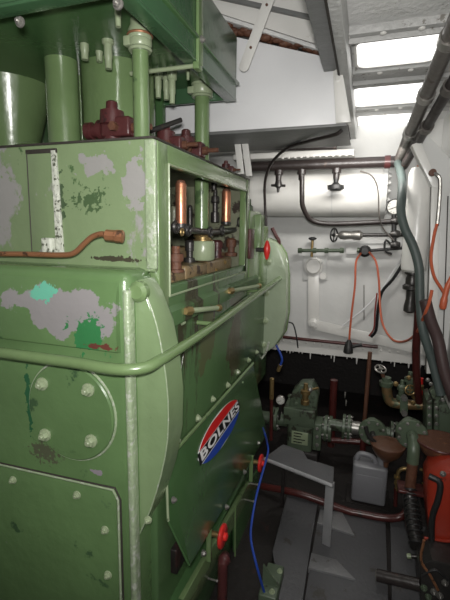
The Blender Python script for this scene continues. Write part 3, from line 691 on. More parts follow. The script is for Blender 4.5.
# rocker beam across the window
MB().tube([P(173, 227, X=-.67), P(190, 230, X=-.67), P(215, 232, X=-.67), P(246, 228, X=-.67)], .014, n=10, smooth=2).build('rocker_shaft', darksteel, E)
for x, y in ((176, 227), (188, 230), (210, 232), (222, 230), (238, 226)):
    MB().torus(P(x, y, X=-.66), X1, .018, .008, 14, 6).build('rocker_ring', darksteel, E)
for x, y0, y1, r_, m_ in ((174, 205, 225, .02, frame_in), (190, 205, 226, .012, darksteel), (234, 205, 226, .016, frame_in), (243, 196, 240, .012, frame_in), (222, 236, 252, .016, copper_old), (243, 238, 262, .02, sooty)):
    vertical('valve_stem', x, y0, y1, -.80, r_, m_)
MB().torus(P(239, 222, X=-.64), X1, .022, .005, 18, 6).build('lifting_eye', darksteel, E)
MB().torus(P(182, 232, X=-.64), X1, .012, .004, 14, 6).build('lifting_eye', brass, E)

# stepped boxes beyond the window
b = MB().box((-.78, 2.17, 1.25), (XS+.005, 2.42, 1.76), .01).box((-.78, 2.42, 1.25), (XS+.01, 2.6, 1.68), .01).box((-.7, 2.28, 1.55), (XS+.04, 2.36, 1.74), .006)
b.build('end_box', green, E)
c = P(253, 208, X=-.6)
MB().lathe((c.x-.03, c.y, 1.75), Z1, [(0, .03), (.03, .03), (.04, .018), (.07, .018)], 14).build('cap', green_pump, E)
a = P(252, 222, X=-.585)
MB().box((-.60, a.y-.02, 1.5), (-.585, a.y+.06, 1.66), .004).build('side_plate', maroon, E)
# red knobs and levers
def redknob(px, py, X, h, name='red_handle'):
    c = P(px, py, X=X)
    t = MB().lathe(c-Z1*h/2, Z1, [(0, h*.05), (h*.1, h*.1), (h*.35, h*.16), (h*.6, h*.18), (h*.8, h*.13), (h*.95, h*.08), (h, h*.03)], 14).build(name, redpaint, E)
    return t
redknob(267, 250, -.49, .10)
MB().cyl(P(267, 250, X=-.5), P(267, 250, X=-.5)-X1*.06, .012, n=10).build('lever_boss', darksteel, E)
# side tubes by the window
for (x0, y0, x1, y1) in ((187, 311, 217, 308), (230, 291, 258, 286)):
    a = P(x0, y0, X=-.575); c = P(x1, y1, X=-.545)
    d = (c-a).normalized(); L0 = (c-a).length
    t = MB().cyl(a, c, .010, n=12).build('grease_tube', green_pale, E)
    MB().lathe(a-d*.015, d, [(0, .013), (.012, .017), (.04, .017), (.045, .012)], 6).build('union_nut', brass, t)
    MB().lathe(c, d, [(0, .012), (.02, .015), (.03, .008)], 12).build('end_cap', brass, t)
for x, y in ((182, 322), (228, 298), (258, 278), (243, 284)): bolt(E, P(x, y, X=XS+.0), X1, .009, green_pale)
MB().box((XS-.003, 1.15, 1.335), (XS+.012, 2.6, 1.342)).build('side_ledge', green, E)

# hand rail
zr = 1.275
c0 = P(118, 371, Y=.93)
pts = [V((-2.0, .925, zr+.0)), V((-1.2, .925, zr)), V((-.9, .925, zr)), V((-.74, .925, zr)), V((-.665, .925, zr-.003)), V((-.60, .932, zr-.003)), V((-.552, .96, zr)), V((-.535, 1.01, zr+.006)), V((-.528, 1.12, zr+.010)), V((-.522, 1.5, zr+.022)), V((-.52, 2.0, zr+.045)), V((-.51, 2.62, zr+.075))]
t = MB().tube(pts, .0165, n=16).build('hand_rail', green, E)
for x, y in ((1.45, zr+.02), (2.15, zr+.052)):
    MB().cyl((XS, y if False else x, y), (-.52, x, y), .009, n=10).build('rail_bracket', green, t)
MB().cyl((-1.3, .925, zr), (-1.3, 1.0, zr), .01, n=10).build('rail_bracket', green, t)
MB().ball((-.51, 2.62, zr+.075), .022).build('rail_end', green_dark, t)

# upper side cover seam & bolts
MB().prism([P(x, y, X=XS+.001) for x, y in ((184, 342), (262, 284), (260, 352), (168, 452), (168, 445))], (.006, 0, 0), .002).build('side_cover', green_side, E)
for x, y in ((197, 418), (200, 433), (212, 399), (227, 385), (237, 372), (240, 382), (248, 360), (256, 352), (252, 390), (176, 440)):
    bolt(E, P(x, y, X=XS+.006), X1, .012, green_pale)
# sloping name plate guard
q = [P(165, 463, X=-.592), P(253, 363, X=-.592), P(262, 352, X=-.592)]
a0, a1 = P(166, 462, X=-.585), P(253, 364, X=-.585)
c1_, c0_ = P(267, 434, X=-.50), P(190, 566, X=-.50)
e0 = P(168, 520, X=-.57)
n = ((a1-a0).cross(c0_-a0)).normalized()
if n.x < 0: n = -n
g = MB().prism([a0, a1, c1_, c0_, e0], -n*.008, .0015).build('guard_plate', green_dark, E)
MB().tube([a0+Z1*.004, a1+Z1*.004], .008, smooth=1, n=8).build('plate_hinge', green, g)
MB().tube([a0, e0, e0.lerp(c0_, .02)], .0045, smooth=1, n=6).build('plate_edge', green_pale, g)
def onplate(px, py):
    d = FW + RT*((px-225)/FPX) + UP*((300-py)/FPX)
    return EYE + d*((a0-EYE).dot(n)/d.dot(n))
for x, y in ((168, 466), (173, 500), (226, 507), (244, 472), (258, 443)):
    MB().hexbolt(onplate(x, y)+n*.002, n, .0085).build('bolt', steel, g)
bolt(E, P(203, 553, X=-.53), X1, .010, steel)
# oval maker's badge
lc = onplate(221, 428); u = (onplate(242, 399)-onplate(201, 456)); half = u.length/2*.95; u.normalize()
v = n.cross(u).normalized()
if v.z < 0: v = -v
hv = (onplate(225, 418)-onplate(225, 438)); 
hh = .070
def seg(z0, z1, off, th, mat, name, par, k=22):
    # slice of the oval between heights z0..z1 (fractions of half height)
    up_, dn = [], []
    xm = max(math.sqrt(max(0, 1-z*z)) for z in (z0, z1, 0 if z0 < 0 < z1 else z0))
    for i in range(k+1):
        x = -xm+2*xm*i/k; lim = math.sqrt(max(0, 1-x*x))
        top, bot = min(z1, lim), max(z0, -lim)
        if top < bot: top = bot = (z0 if abs(z0) < abs(z1) else z1)
        up_.append((x, top)); dn.append((x, bot))
    ol = up_+dn[::-1]; cl = []
    for p in ol:
        if not cl or (abs(p[0]-cl[-1][0])+abs(p[1]-cl[-1][1])) > 1e-4: cl.append(p)
    if abs(cl[0][0]-cl[-1][0])+abs(cl[0][1]-cl[-1][1]) < 1e-4: cl.pop()
    return MB().prism([lc+n*off+u*(x*half)+v*(y*hh) for x, y in cl], n*th).build(name, mat, par)
bd = seg(-1, 1, .001, .003, logo_white, 'badge', g, 40)
seg(.36, .95, .0041, .001, logo_red, 'red_field', bd)
seg(-.95, -.40, .0041, .001, logo_blue, 'blue_field', bd)
hx = half*1.0
MB().prism([lc+n*.0042+u*sx*hx+v*sy*hh for sx, sy in ((-1, -.34), (1, -.34), (1, .32), (-1, .32))], n*.0012).build('name_band', logo_black, bd)
cu = bpy.data.curves.new('badge_text', 'FONT'); cu.body = 'BOLNES'; cu.align_x = 'CENTER'; cu.align_y = 'CENTER'; cu.size = .056; cu.offset = .0012; cu.extrude = .0006; cu.space_character = 1.1
to = bpy.data.objects.new('tmp', cu); COL.objects.link(to)
bpy.context.view_layer.update()
me = bpy.data.meshes.new_from_object(to.evaluated_get(bpy.context.evaluated_depsgraph_get()))
bpy.data.objects.remove(to)
xs = [q_.co.x for q_ in me.vertices]; wd = max(xs)-min(xs)
k = 2*half*.93/wd
me.transform(Matrix.Diagonal((k, .93, 1, 1)))
M4 = Matrix((u, v, n)).transposed().to_4x4()
me.transform(M4); me.materials.clear(); me.materials.append(logo_white)
put(bpy.data.objects.new('lettering', me), lc+n*.0062, bd)

# lower engine side
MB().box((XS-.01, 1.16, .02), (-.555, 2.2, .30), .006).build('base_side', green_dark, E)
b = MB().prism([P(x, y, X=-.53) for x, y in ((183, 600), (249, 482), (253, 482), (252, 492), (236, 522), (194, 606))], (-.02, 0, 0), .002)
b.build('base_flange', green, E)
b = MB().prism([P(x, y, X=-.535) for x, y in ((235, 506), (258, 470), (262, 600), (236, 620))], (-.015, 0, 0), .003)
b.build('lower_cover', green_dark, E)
MB().tube([P(235, 506, X=-.53), P(235, 620, X=-.53)], .005, smooth=1, n=8).build('cover_edge', green, E)
MB().box((-.61, 1.20, .40), (-.575, 1.32, .50), .005).build('gap_shade_block', bilge, E)  # black block stands in for the dark rusty gap beside the guard
for (px, py, X) in ((222, 536, -.475), (260.5, 463, -.465)):
    c = P(px, py, X=X)
    t = MB().lathe(c-X1*.006, X1, [(0, .044), (.004, .048), (.012, .048), (.016, .042)], 24)
    t = t.build('red_handwheel', redpaint, E)
    MB().lathe(c+X1*.008, X1, [(0, .016), (.012, .016), (.016, .01)], 12).build('hub_nut', redpaint, t)
    MB().cyl(c, c-X1*.07, .012, n=12).build('spindle', brass, t)
    MB().prism([V((X-.05, c.y-.05, c.z+.06)), V((X-.05, c.y-.035, c.z+.06)), V((X-.05, c.y-.035, c.z-.09)), V((X-.05, c.y-.05, c.z-.09))], (.02, 0, 0), .002).build('bracket', green, t)
# brown elbow pipe
pp = [P(226, 560, X=-.52), P(225, 556, X=-.49), P(223, 562, X=-.475), P(222.5, 575, X=-.475), P(222, 630, X=-.475)]
t = MB().tube(pp, .021, n=14).build('drain_pipe', maroon, E)
MB().ball(P(224, 560, X=-.475), .027).build('elbow', maroon, t)
for x, y, L0 in ((249, 483, .05), (243, 499, .06), (207, 578, .045)):
    a = P(x, y, X=-.54); t = MB().cyl(a, a+V((L0, 0, 0)), .004, n=8).build('steel_pin', steel, E)
    MB().ball(a+V((L0, 0, 0)), .007, n=8).build('pin_head', steel, t)
# foot bracket
a = P(272, 592, Z=.10)
t = MB().box((a.x-.055, a.y-.03, 0), (a.x+.025, a.y+.16, .10), .008).prism([V((a.x-.05, a.y+.03, .10)), V((a.x+.02, a.y+.03, .10)), V((a.x-.05, a.y+.03, .19))], (0, .015, 0)).build('foot', green_pump, E)
for dx_, dy in ((.0, .0), (-.02, .07), (.01, .12)): MB().hexbolt((a.x+dx_, a.y+dy, .10), Z1, .010).build('foot_bolt', green_pale, t)

# cables by the engine
MB().tube([P(263, 428, X=-.48), P(265, 434, X=-.44), P(267, 442, X=-.44), P(268, 452, X=-.43), P(263, 471, X=-.42), P(257, 493, X=-.42), P(252, 520, X=-.42), P(251, 540, X=-.40), P(257, 567, X=-.35), P(266, 600, X=-.31), P(268, 625, X=-.29)], .0055, n=8).build('blue_cable', blue, label='long blue cable hanging loosely down the engine side', cat='cable')
t = thing('blue_lead', P(280, 360, Y=2.75), 'short blue lead with brass plug hanging behind the engine end', 'cable')
MB().tube([P(276, 345, Y=2.76), P(280, 353, Y=2.76), P(282, 360, Y=2.76), P(280, 366, Y=2.76)], .008, n=8).build('lead', blue, t)
MB().cyl(P(280.5, 365, Y=2.76), P(278, 371, Y=2.76), .014, n=8).build('plug', brass, t)
MB().tube([P(269, 342, Y=2.57), P(266, 352, Y=2.57), P(262, 358, Y=2.57), P(257, 364, Y=2.56), P(255, 372, Y=2.56)], .006, n=8).build('white_cable', corroded, label='thin whitish cable curling out under engine end plate', cat='cable')
MB().tube([P(272, 228, Y=2.68), P(276, 236, Y=2.68), P(279, 242, Y=2.68), P(277, 252, Y=2.72)], .012, n=8).build('short_hose', maroon, label='short dark red hose arching over the engine end plate', cat='hose')

# ================================================================ MACHINERY ON THE FLOOR
# pump
PYp = 2.75
def B3(b, x0, y0, x1, y1, Ya, Yb, bev=.008):
    p, q = P(x0, y1, Y=Ya), P(x1, y0, Y=Ya)
    return b.box((p.x, Ya, p.z), (q.x, Yb, q.z), bev)
t = thing('gear_pump', (P(300, 450, Y=PYp).x, PYp, 0), 'grimy green pump with bolted flanges and label plate behind step', 'pump')
cpx = P(299, 430, Y=PYp+.08)
b = B3(MB(), 286, 420, 313, 452, PYp, PYp+.18, .03); body = b.build('pump_body', green_pump, t)
b = B3(MB(), 283, 412, 315, 424, PYp-.01, PYp+.19, .006); b.build('top_flange', green_pump, t)
p = P(300, 438, Y=PYp-.004)
lp = MB().box((p.x-.06, PYp-.006, p.z-.05), (p.x+.055, PYp+.002, p.z+.045), .003).build('label_plate', green_pale, t)
# marks on the plate
b = MB()
for i in range(4):
    b.box((p.x-.045, PYp-.009, p.z+.03-i*.022), (p.x-.045+random.uniform(.05, .09), PYp-.005, p.z+.036-i*.022))
b.build('plate_marks', logo_black, lp)
b = MB().prism(fpx([(287, 412), (292, 392), (300, 385), (312, 385), (318, 396), (316, 412)], PYp+.02), (0, .14, 0), .01)
b.build('upper_casing', green_pump, t)
for x, y in ((290, 396), (296, 404), (302, 396), (309, 405), (313, 397), (305, 410)): bolt(t, P(x, y, Y=PYp+.02), -Y1, .012, green_pump)
c = P(305, 400, Y=PYp+.0)
MB().lathe(P(305, 404, Y=PYp-.02), Z1, [(0, .03), (.03, .03), (.035, .022), (.07, .022), (.075, .034), (.1, .034), (.105, .018), (.15, .014)], 12).build('relief_valve', brass, t)
MB().ball(P(310, 390, Y=PYp-.02), .018).build('valve_ball', steel, t)
MB().cyl(P(310, 390, Y=PYp-.02), P(318, 388, Y=PYp+.02), .009, n=8).build('bypass_tube', brass, t)
MB().box((cpx.x-.15, PYp-.02, .0), (cpx.x+.15, PYp+.22, P(300, 452, Y=PYp).z+.01), .01).build('plinth', bilge, t)
for x0 in (277,):
    c = P(x0, 419, Y=PYp+.09)
    flange(t, c, X1, .085, .022, green_pump, 6, br=.009); flange(t, c-X1*.03, X1, .085, .022, green_pump, 0)
    MB().cyl(c-X1*.12, c+X1*.08, .045, n=20).build('inlet_pipe', green_pump, t)
c = P(326, 428, Y=PYp+.09)
flange(t, c, X1, .09, .022, green_pump, 6, br=.010); flange(t, c+X1*.03, X1, .09, .022, green_pump, 0)
MB().cyl(c-X1*.12, c+X1*.04, .05, n=20).build('outlet_pipe', green_pump, t)
b = B3(MB(), 312, 425, 322, 450, PYp+.02, PYp+.16, .008); b.build('side_cover', green_pump, t)
for y in (429, 437, 445): bolt(t, P(317, y, Y=PYp+.02), -Y1, .010, steel)
gauge('pump_gauge', P(280.5, 400, Y=PYp-.03), (.1, -1, .1), .032, 'small round dial gauge on top of green pump', steel)
MB().cyl(P(280.5, 403, Y=PYp-.0), P(279, 421, Y=PYp+.06), .009, n=8).build('gauge_pipe', darksteel, label='short dark riser below the small dial gauge', cat='pipe')
t = thing('brass_thermometer', P(271, 395, Y=2.7), 'slim brass thermometer upright between engine end and green pump', 'thermometer')
MB().cyl(P(271.5, 399, Y=2.7), P(272, 378, Y=2.7), .016, n=12, bev=.003).build('sheath', brass, t)
MB().cyl(P(271, 440, Y=2.7), P(271.5, 398, Y=2.7), .012, n=12).build('well_pipe', darkred, t)

# pipe line right of pump
def pipe_h(name, pts, r, mat, label, Y=None):
    return MB().tube(pts, r, n=18, smooth=1).build(name, mat, label=label, cat='pipe')
PL = 2.8
t = thing('cross_pipe', P(350, 424, Y=PL), 'green cross pipe with two bolted flanges right of pump', 'pipe')
a, b_ = P(330, 424, Y=PL), P(392, 426, Y=PL); b_.z = a.z
MB().cyl(a, b_, .040, n=24).build('pipe', green_pump, t)
for x in (344, 349): flange(t, V((P(x, 424, Y=PL).x, PL, a.z)), X1, .085, .02, green_pump, 6 if x == 349 else 0, br=.009)
MB().cyl(V((P(352, 424, Y=PL).x, PL, a.z)), V((P(362, 424, Y=PL).x, PL, a.z)), .046, n=20).build('sleeve', steel, t)
for x, y in ((345, 395), (346, 403)): MB().torus(P(x, y, Y=PL), X1, .018, .005, 12, 6).build('chain_link', steel, t)
for x in (392, 397): flange(t, V((P(x, 424, Y=PL).x, PL, a.z)), X1, .085, .018, green_pump, 6 if x == 397 else 0, br=.009)
def disc(px, py, Y, R, label):
    t = thing('round_flange', P(px, py, Y=Y), label, 'flange', 'round green disc flanges')
    c = P(px, py, Y=Y)
    MB().lathe(c, -Y1, [(-.02, R*.96), (-.016, R), (.008, R), (.012, R*.96)], 36).build('disc', green_pump, t)
    for k in range(8):
        a_ = 2*PI*(k+.5)/8; MB().hexbolt(c+V((math.cos(a_)*R*.8, -.012, math.sin(a_)*R*.8)), -Y1, .007).build('bolt', steel, t)
    MB().cyl(c, c+Y1*.12, R*.55, n=20).build('neck', green_pump, t)
    return t, c
t, c = disc(372.5, 432, 2.62, .085, 'green bolted disc flange with handle stub, left of two')
MB().tube([c-Y1*.012, c+V((.01, -.06, -.01)), c+V((.06, -.12, -.035))], .016, n=10).build('handle_stub', darksteel, t)
t, c = disc(411.5, 434, 2.25, .080, 'green bolted disc flange with downward elbow, right of two')
MB().tube([c-Y1*.01, c+V((.005, -.06, -.01)), c+V((.005, -.09, -.045)), c+V((.005, -.095, -.11))], .030, n=16).build('elbow', green_pump, t)
dn = c+V((.005, -.095, -.10))
# brown down pipe with flange and hose
t = thing('drop_pipe', (dn.x, dn.y, 0), 'red brown vertical pipe dropping from right disc flange', 'pipe')
MB().cyl(dn, V((dn.x, dn.y, P(413, 487, Y=dn.y).z)), .026, n=16).build('pipe', rust, t)
zf = P(413, 489, Y=dn.y).z
MB().box((dn.x-.06, dn.y-.05, zf-.008), (dn.x+.065, dn.y+.05, zf+.008), .004).build('pipe_flange', darkred, t)
e_ = P(417, 546, Y=1.93); e_.z = max(e_.z, .03)
pts = [V((dn.x, dn.y, zf)), V((dn.x, dn.y-.03, zf-.05)), V((dn.x, dn.y-.06, zf-.10)).lerp(e_, .35), e_]
h = MB().tube(pts, .032, n=20, smooth=8)
h.build('flexible_hose', darksteel, t)
b = MB()
for i in range(11):
    q_ = pts[0].lerp(pts[3], .05+i*.09); q_.y = q_.y-.004; b.torus(q_, pts[3]-pts[0], .033, .004, 18, 6)
b.build('hose_ribs', black, t)

# valve cluster
t = thing('valve_cluster', P(400, 400, Y=2.85), 'cluster of brass and green elbow valves above the disc flanges', 'valve')
VY = 2.8
MB().tube([P(387, 383, Y=VY), P(387, 392, Y=VY), P(390, 401, Y=VY), P(400, 404, Y=VY), P(420, 405, Y=VY), P(428, 405, Y=VY)], .033, n=14).build('elbow', rust_brass, t)
MB().lathe(P(386, 386, Y=VY), Z1, [(0, .04), (.015, .045), (.03, .045), (.035, .03), (.06, .03)], 16).build('end_nut', green_pump, t)
MB().cyl(P(385, 383, Y=VY), P(382, 372, Y=VY), .012, n=8).build('stem', rust, t)
handwheel(t, P(380.5, 369, Y=VY-.03), V((.2, -.5, 1)), .034, steel, .006)
for x, y, r in ((401, 391, .03), (409, 383, .034), (417, 390, .035)): MB().lathe(P(x, y+8, Y=VY-.01), Z1, [(0, r), (.02, r), (.025, r*.7), (.06, r*.7), (.065, r), (.09, r), (.1, r*.5), (.13, r*.4)], 12).build('valve_body', green_pump if x != 417 else brass, t)
for x, y in ((404, 397), (404, 412)): MB().lathe(P(x, y, Y=VY-.06), -Y1, [(0, .02), (.03, .02)], 6).build('nut', steel, t)
b = MB().prism(fpx([(400, 398), (408, 398), (408, 413), (400, 413)], VY-.06), (0, .02, 0), .003); b.build('clamp', green_pump, t)
MB().cyl(P(419, 400, Y=VY), P(420, 378, Y=VY), .02, n=14).build('red_sleeve', redpaint, t)
for x, y in ((409, 378), (396, 384), (413, 403)): MB().hexbolt(P(x, y, Y=VY-.03), -Y1, .012).build('bolt', brass, t)
handwheel(t, P(410, 390, Y=VY-.06), V((.3, -1, .2)), .03, brass, .005)
# bolted box at right edge
t = thing('heat_exchanger', P(440, 430, Y=2.55), 'green bolted cooler box at right edge below the hoses', 'cooler')
HY = 2.52
for x0, x1 in ((427, 432), (434, 439)):
    b = MB().prism(fpx([(x0, 402), (x1, 400), (x1, 443), (x0, 442)], HY-.02), (0, .2, 0), .004); b.build('end_flange', green_pump, t)
b = MB().prism(fpx([(439, 405), (456, 403), (456, 444), (439, 442)], HY), (0, .16, 0), .006); b.build('box', green_pump, t)
q = P(436, 440, Y=HY+.08); MB().box((q.x-.05, HY+.02, 0), (q.x+.06, HY+.14, q.z+.01), .005).build('pedestal', bilge, t)
for y in (408, 416, 424, 432, 440):
    for x in (429.5, 436.5): bolt(t, P(x, y, Y=HY-.02), -Y1, .008, steel)
b = MB().prism(fpx([(430, 392), (436, 386), (441, 398), (436, 402)], HY), (0, .05, 0), .003); b.build('lug', green_pump, t)
for i in range(6): MB().hexbolt(P(428+i*3, 380+i*4, Y=HY+.05), -Y1, .009).build('chain_nut', steel, t)
# funnel bowl
c = P(387, 452, Y=2.45)
t = thing('brown_funnel', c, 'round brown funnel with handle, hanging above the jerrycan', 'funnel')
MB().lathe(c+Z1*.055, -Z1, [(0, .088), (.005, .095), (.012, .095), (.035, .088), (.07, .068), (.10, .035), (.115, .018), (.15, .012)], 32).build('bowl', brownbowl, t)
MB().torus(c+Z1*.05, Z1, .094, .005, 32, 8).build('rim', rust, t)
MB().tube([c+V((-.07, 0, .05)), c+V((-.11, -.01, .09)), c+V((-.13, 0, .14))], .012, n=8).build('handle', darksteel, t)
c = P(441, 450, Y=2.2)
t = thing('brown_basin', c, 'wide dark brown basin above the red tank', 'basin')
MB().lathe(c+Z1*.05, -Z1, [(0, .115), (.006, .12), (.014, .118), (.06, .095), (.1, .05), (.11, .03)], 36).build('bowl', rust, t)
MB().torus(c+Z1*.045, Z1, .118, .006, 36, 8).build('rim', darkred, t)
# red tank
c = P(446, 505, Y=1.95)
t = thing('red_tank', (c.x, c.y, 0), 'bright red metal tank or motor casing at lower right edge', 'tank')
o = fpx([(428, 486), (433, 477), (445, 471), (475, 468), (480, 572), (440, 566), (432, 550), (428, 515)], 1.95)
MB().prism(o, (0, .22, 0), .03).build('shell', redtank, t)
MB().tube([P(429, 476, Y=1.93), P(440, 483, Y=1.92), P(438, 500, Y=1.92), P(432, 520, Y=1.93), P(432, 560, Y=1.93)], .014, n=10).build('black_strap', black, t)
MB().tube([P(424, 538, Y=1.94), P(445, 541, Y=1.94), P(475, 542, Y=1.94)], .007, n=8, smooth=1).build('weld_seam', redtank, t)
MB().hexbolt(P(443, 474, Y=1.945), -Y1, .01).build('bolt', steel, t)
MB().cyl(P(437, 470, Y=2.05), P(437, 460, Y=2.12), .03, n=14).build('neck', rust, t)
# bottom-right machinery
t = thing('starter_motor', P(435, 585, Y=1.8), 'dark oily machine block with wires under the red tank', 'machine')
b = MB().prism(fpx([(420, 566), (432, 560), (475, 572), (475, 640), (420, 640)], 1.8), (0, .2, 0), .01); b.build('block', darksteel, t)
for x, y, m_ in ((424, 588, green_pump), (428, 597, green_pump), (434, 592, steel), (445, 583, steel), (440, 596, steel)): MB().hexbolt(P(x, y, Y=1.795), -Y1, .011).build('bolt', m_, t)
MB().tube([P(424, 540, Y=1.78), P(421, 560, Y=1.78), P(430, 575, Y=1.77), P(438, 590, Y=1.77)], .006, n=6).build('wire', copper_old, t)
MB().tube([P(422, 575, Y=1.77), P(436, 570, Y=1.77), P(450, 582, Y=1.77)], .006, n=6).build('wire', black, t)
t = thing('loose_pipe', P(395, 580, Y=1.85), 'short dark steel tube lying level with bright open end', 'pipe')
a, b_ = P(377, 575, Y=1.83), P(420, 585, Y=1.80)
dd = (b_-a).normalized()
MB().loft([[a+dd*h+(frame_of(dd)[0]*math.cos(2*PI*i/24)+frame_of(dd)[1]*math.sin(2*PI*i/24))*r for i in range(24)] for h, r in ((.05, .020), (0, .020), (0, .027), ((b_-a).length, .027))]).build('tube', oldpipe, t)
MB().torus(a, dd, .0235, .004, 24, 6).build('cut_end', steel, t)
t = thing('small_valve', P(425, 560, Y=2.0), 'small green tipped valve beside the flexible hose foot', 'valve')
MB().cyl(P(411, 556, Y=1.95), P(426, 557, Y=1.95), .009, n=10).build('stem', darksteel, t)
MB().cyl(P(411, 556, Y=1.95), P(407, 556, Y=1.95), .012, n=10).build('cap', green_pale, t)
MB().lathe(P(425, 564, Y=1.95), Z1, [(0, .018), (.03, .018), (.035, .012), (.08, .012)], 10).build('body', darksteel, t)

# jerrycan
JY = 2.45
c = P(370, 505, Y=JY)
t = thing('jerrycan', (c.x, JY, c.z), 'grey plastic jerrycan with moulded handle behind the red pipe rail', 'jerrycan')
jx0, jx1 = P(352, 480, Y=JY).x, P(387.5, 480, Y=JY).x
jz0, jz1 = P(370, 505, Y=JY).z, P(370, 467, Y=JY).z
b = MB().box((jx0, JY, jz0), (jx1, JY+.13, jz1), .018).build('can_body', jerry, t)
w = jx1-jx0
MB().tube([V((jx0+.02, JY+.065, jz1-.03)), V((jx0+.022, JY+.065, jz1+.018)), V((jx0+.045, JY+.065, jz1+.042)), V((jx0+w*.5, JY+.065, jz1+.036)), V((jx0+w*.62, JY+.065, jz1+.015)), V((jx0+w*.66, JY+.065, jz1-.02))], .016, n=12).build('handle', jerry, t)
MB().lathe((jx1-.035, JY+.065, jz1-.005), Z1, [(0, .024), (.018, .024), (.02, .03), (.045, .03), (.048, .026)], 20).build('cap', jerry, t)
MB().box((jx0+.02, JY-.003, jz0+.03), (jx1-.02, JY+.004, jz1-.06), .003).build('front_panel', jerry, t)
MB().box((jx0-.03, JY-.02, 0), (jx1+.03, JY+.2, jz0-.0), .006).build('jerrycan_stand', bilge, label='dark low bilge ledge under the grey jerrycan', cat='ledge')
# small brass valve between
t = thing('brass_cock', P(398, 480, Y=2.5), 'small brass cock on thin pipe right of the jerrycan', 'valve')
MB().tube([P(410, 469, Y=2.5), P(402, 469, Y=2.5), P(398, 473, Y=2.5), P(397, 485, Y=2.5), P(396, 490, Y=2.5)], .012, n=10).build('body', brass, t)
for y in (478, 484): MB().lathe(P(397, y, Y=2.5), Z1, [(0, .02), (.014, .02)], 6).build('nut', brass, t)
MB().cyl(P(396, 488, Y=2.5), P(395, 512, Y=2.5), .012, n=10).build('pipe', darkred, t)
MB().tube([P(420, 469, Y=2.5), P(427, 473, Y=2.5), P(427, 480, Y=2.5), P(423, 484, Y=2.5)], .009, n=8).build('lever', brass, t)

# dark red rail pipe
RY = 2.3
MB().tube([P(262, 486, Y=RY+.05), P(300, 494, Y=RY), P(345, 510, Y=RY), P(360, 513.5, Y=RY), P(385, 518, Y=RY), P(400, 517, Y=RY), P(407, 510, Y=RY+.04), P(408, 499, Y=RY+.06)], .021, n=14, smooth=6).build('red_pipe_rail', darkred, label='long dark red pipe running low in front of jerrycan', cat='pipe')
MB().tube([P(330, 440, Y=2.95), P(360, 442, Y=2.95), P(400, 446, Y=2.95)], .022, n=12, smooth=1).build('red_pipe_low', darkred, label='dark red pipe running level under the green cross pipe', cat='pipe')
t = thing('rusty_riser', P(369, 400, Y=3.0), 'thin rusty vertical pipe rising into darkness above flanges', 'pipe')
MB().cyl((P(366, 418, Y=3.0).x-.01, 3.0, 0), P(370, 352, Y=3.0), .015, n=10).build('pipe', rust, t)
MB().cyl((P(333, 412, Y=3.1).x, 3.1, 0), P(334, 380, Y=3.1), .028, n=14).build('red_cylinder', darkred, label='dim dark red upright cylinder in shadow behind the pump', cat='pipe')
MB().tube([(P(363, 462, Y=2.7).x, 2.7, 0), P(363, 440, Y=2.7)], .02, smooth=1, n=10).build('dark_stanchion', darkred, label='short dark red upright pipe behind the jerrycan handle', cat='pipe')

# step
t = thing('metal_step', (-.2, 2.1, 0), 'small grey metal step with bright front edge and flat leg', 'step')
sz = .39
a0, a1 = P(265, 459, Z=sz), P(333, 486, Z=sz)
a2, a3 = P(334, 469, Z=sz), P(283, 446, Z=sz)
tp = MB().prism([a0, a1, a2, P(307, 461, Z=sz), P(303, 453, Z=sz), a3], (0, 0, .012), .002).build('tread', plate, t)
MB().tube([a0+Z1*.0, a1+Z1*.0], .011, smooth=1, n=8).build('front_lip', plate_bright, t)
la = P(334, 483, Z=sz); dx = (a1-a0).normalized()
l0 = la - dx*.045; 
MB().prism([l0, la, V((la.x, la.y, 0)), V((l0.x, l0.y, 0))], (.012*dx.y*-1, .012*dx.x, 0), .002).build('leg', plate_bright, t)
l1 = a3 + V((0, 0, 0))
MB().box((l1.x-.0, l1.y-.02, 0), (l1.x+.02, l1.y+.0, sz), .003).build('leg', bilge, t)

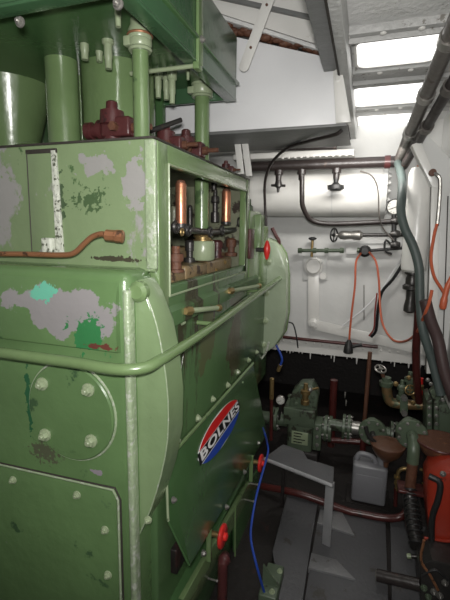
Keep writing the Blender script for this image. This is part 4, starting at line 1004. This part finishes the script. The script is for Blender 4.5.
# floor plates
t = MB().prism([P(x, y, Z=.0) for x, y in ((287, 502), (318, 507), (310, 555), (298, 640), (280, 640), (277, 585), (272, 560))], (0, 0, .05), .003).build('gangway_plate', plate, label='narrow dark grey plank plate lying beside engine foot', cat='floor plate')
def fplate(pts, h, mat, lab):
    MB().prism([P(x, y, Z=.0) for x, y in pts], (0, 0, h), .002).build('floor_plate', mat, label=lab, cat='floor plate', group='steel floor plates')
fplate(((320, 509), (385, 520), (389, 640), (299, 640), (312, 556)), .02, plate, 'large dark grey floor plate right of the plank')
fplate(((390, 521), (425, 530), (425, 640), (392, 640)), .02, plate, 'dark floor plate beneath the loose steel tube')
fplate(((320, 514), (342, 517), (354, 540), (317, 528)), .032, plate_light, 'small lighter grey foot plate under the step leg')
fplate(((311, 558), (336, 565), (355, 585), (308, 573)), .032, plate_light, 'small lighter grey foot plate nearest the picture bottom')

# ================================================================ LIGHT
def area(name, loc, rot, size, size_y, power, col=(1, .97, .92), spread=PI):
    l = bpy.data.lights.new(name, 'AREA'); l.shape = 'RECTANGLE'; l.size = size; l.size_y = size_y; l.energy = power; l.color = col; l.spread = spread
    o = bpy.data.objects.new(name, l); o.location = loc; o.rotation_euler = rot; COL.objects.link(o); return o
def aim(o, tgt):
    o.rotation_euler = (V(tgt)-V(o.location)).to_track_quat('-Z', 'Y').to_euler()
fl = area('camera_flash', EYE+V((.0, -.03, .09)), (0, 0, 0), .09, .06, 27, (1, .98, .95)); aim(fl, EYE+FW*3+V((0, 0, .9)))
fo = area('bulkhead_fill', (-.1, 2.56, 2.09), (0, 0, 0), .5, .08, 7); aim(fo, (-.25, 3.5, 1.35))  # added fill with no fixture, washes the back bulkhead
fn = area('engine_fill', (.1, .2, 2.42), (0, 0, 0), .9, .2, 3); aim(fn, (-1.2, 1.6, 1.7))  # added fill with no fixture, brightens the engine from overhead
w = bpy.data.worlds.new('w'); sc.world = w; w.use_nodes = True
w.node_tree.nodes['Background'].inputs[0].default_value = (.5, .52, .55, 1); w.node_tree.nodes['Background'].inputs[1].default_value = .15
sc.view_settings.view_transform = 'Standard'; sc.view_settings.look = 'None'; sc.view_settings.gamma = 1
sc.view_settings.exposure = 0.0
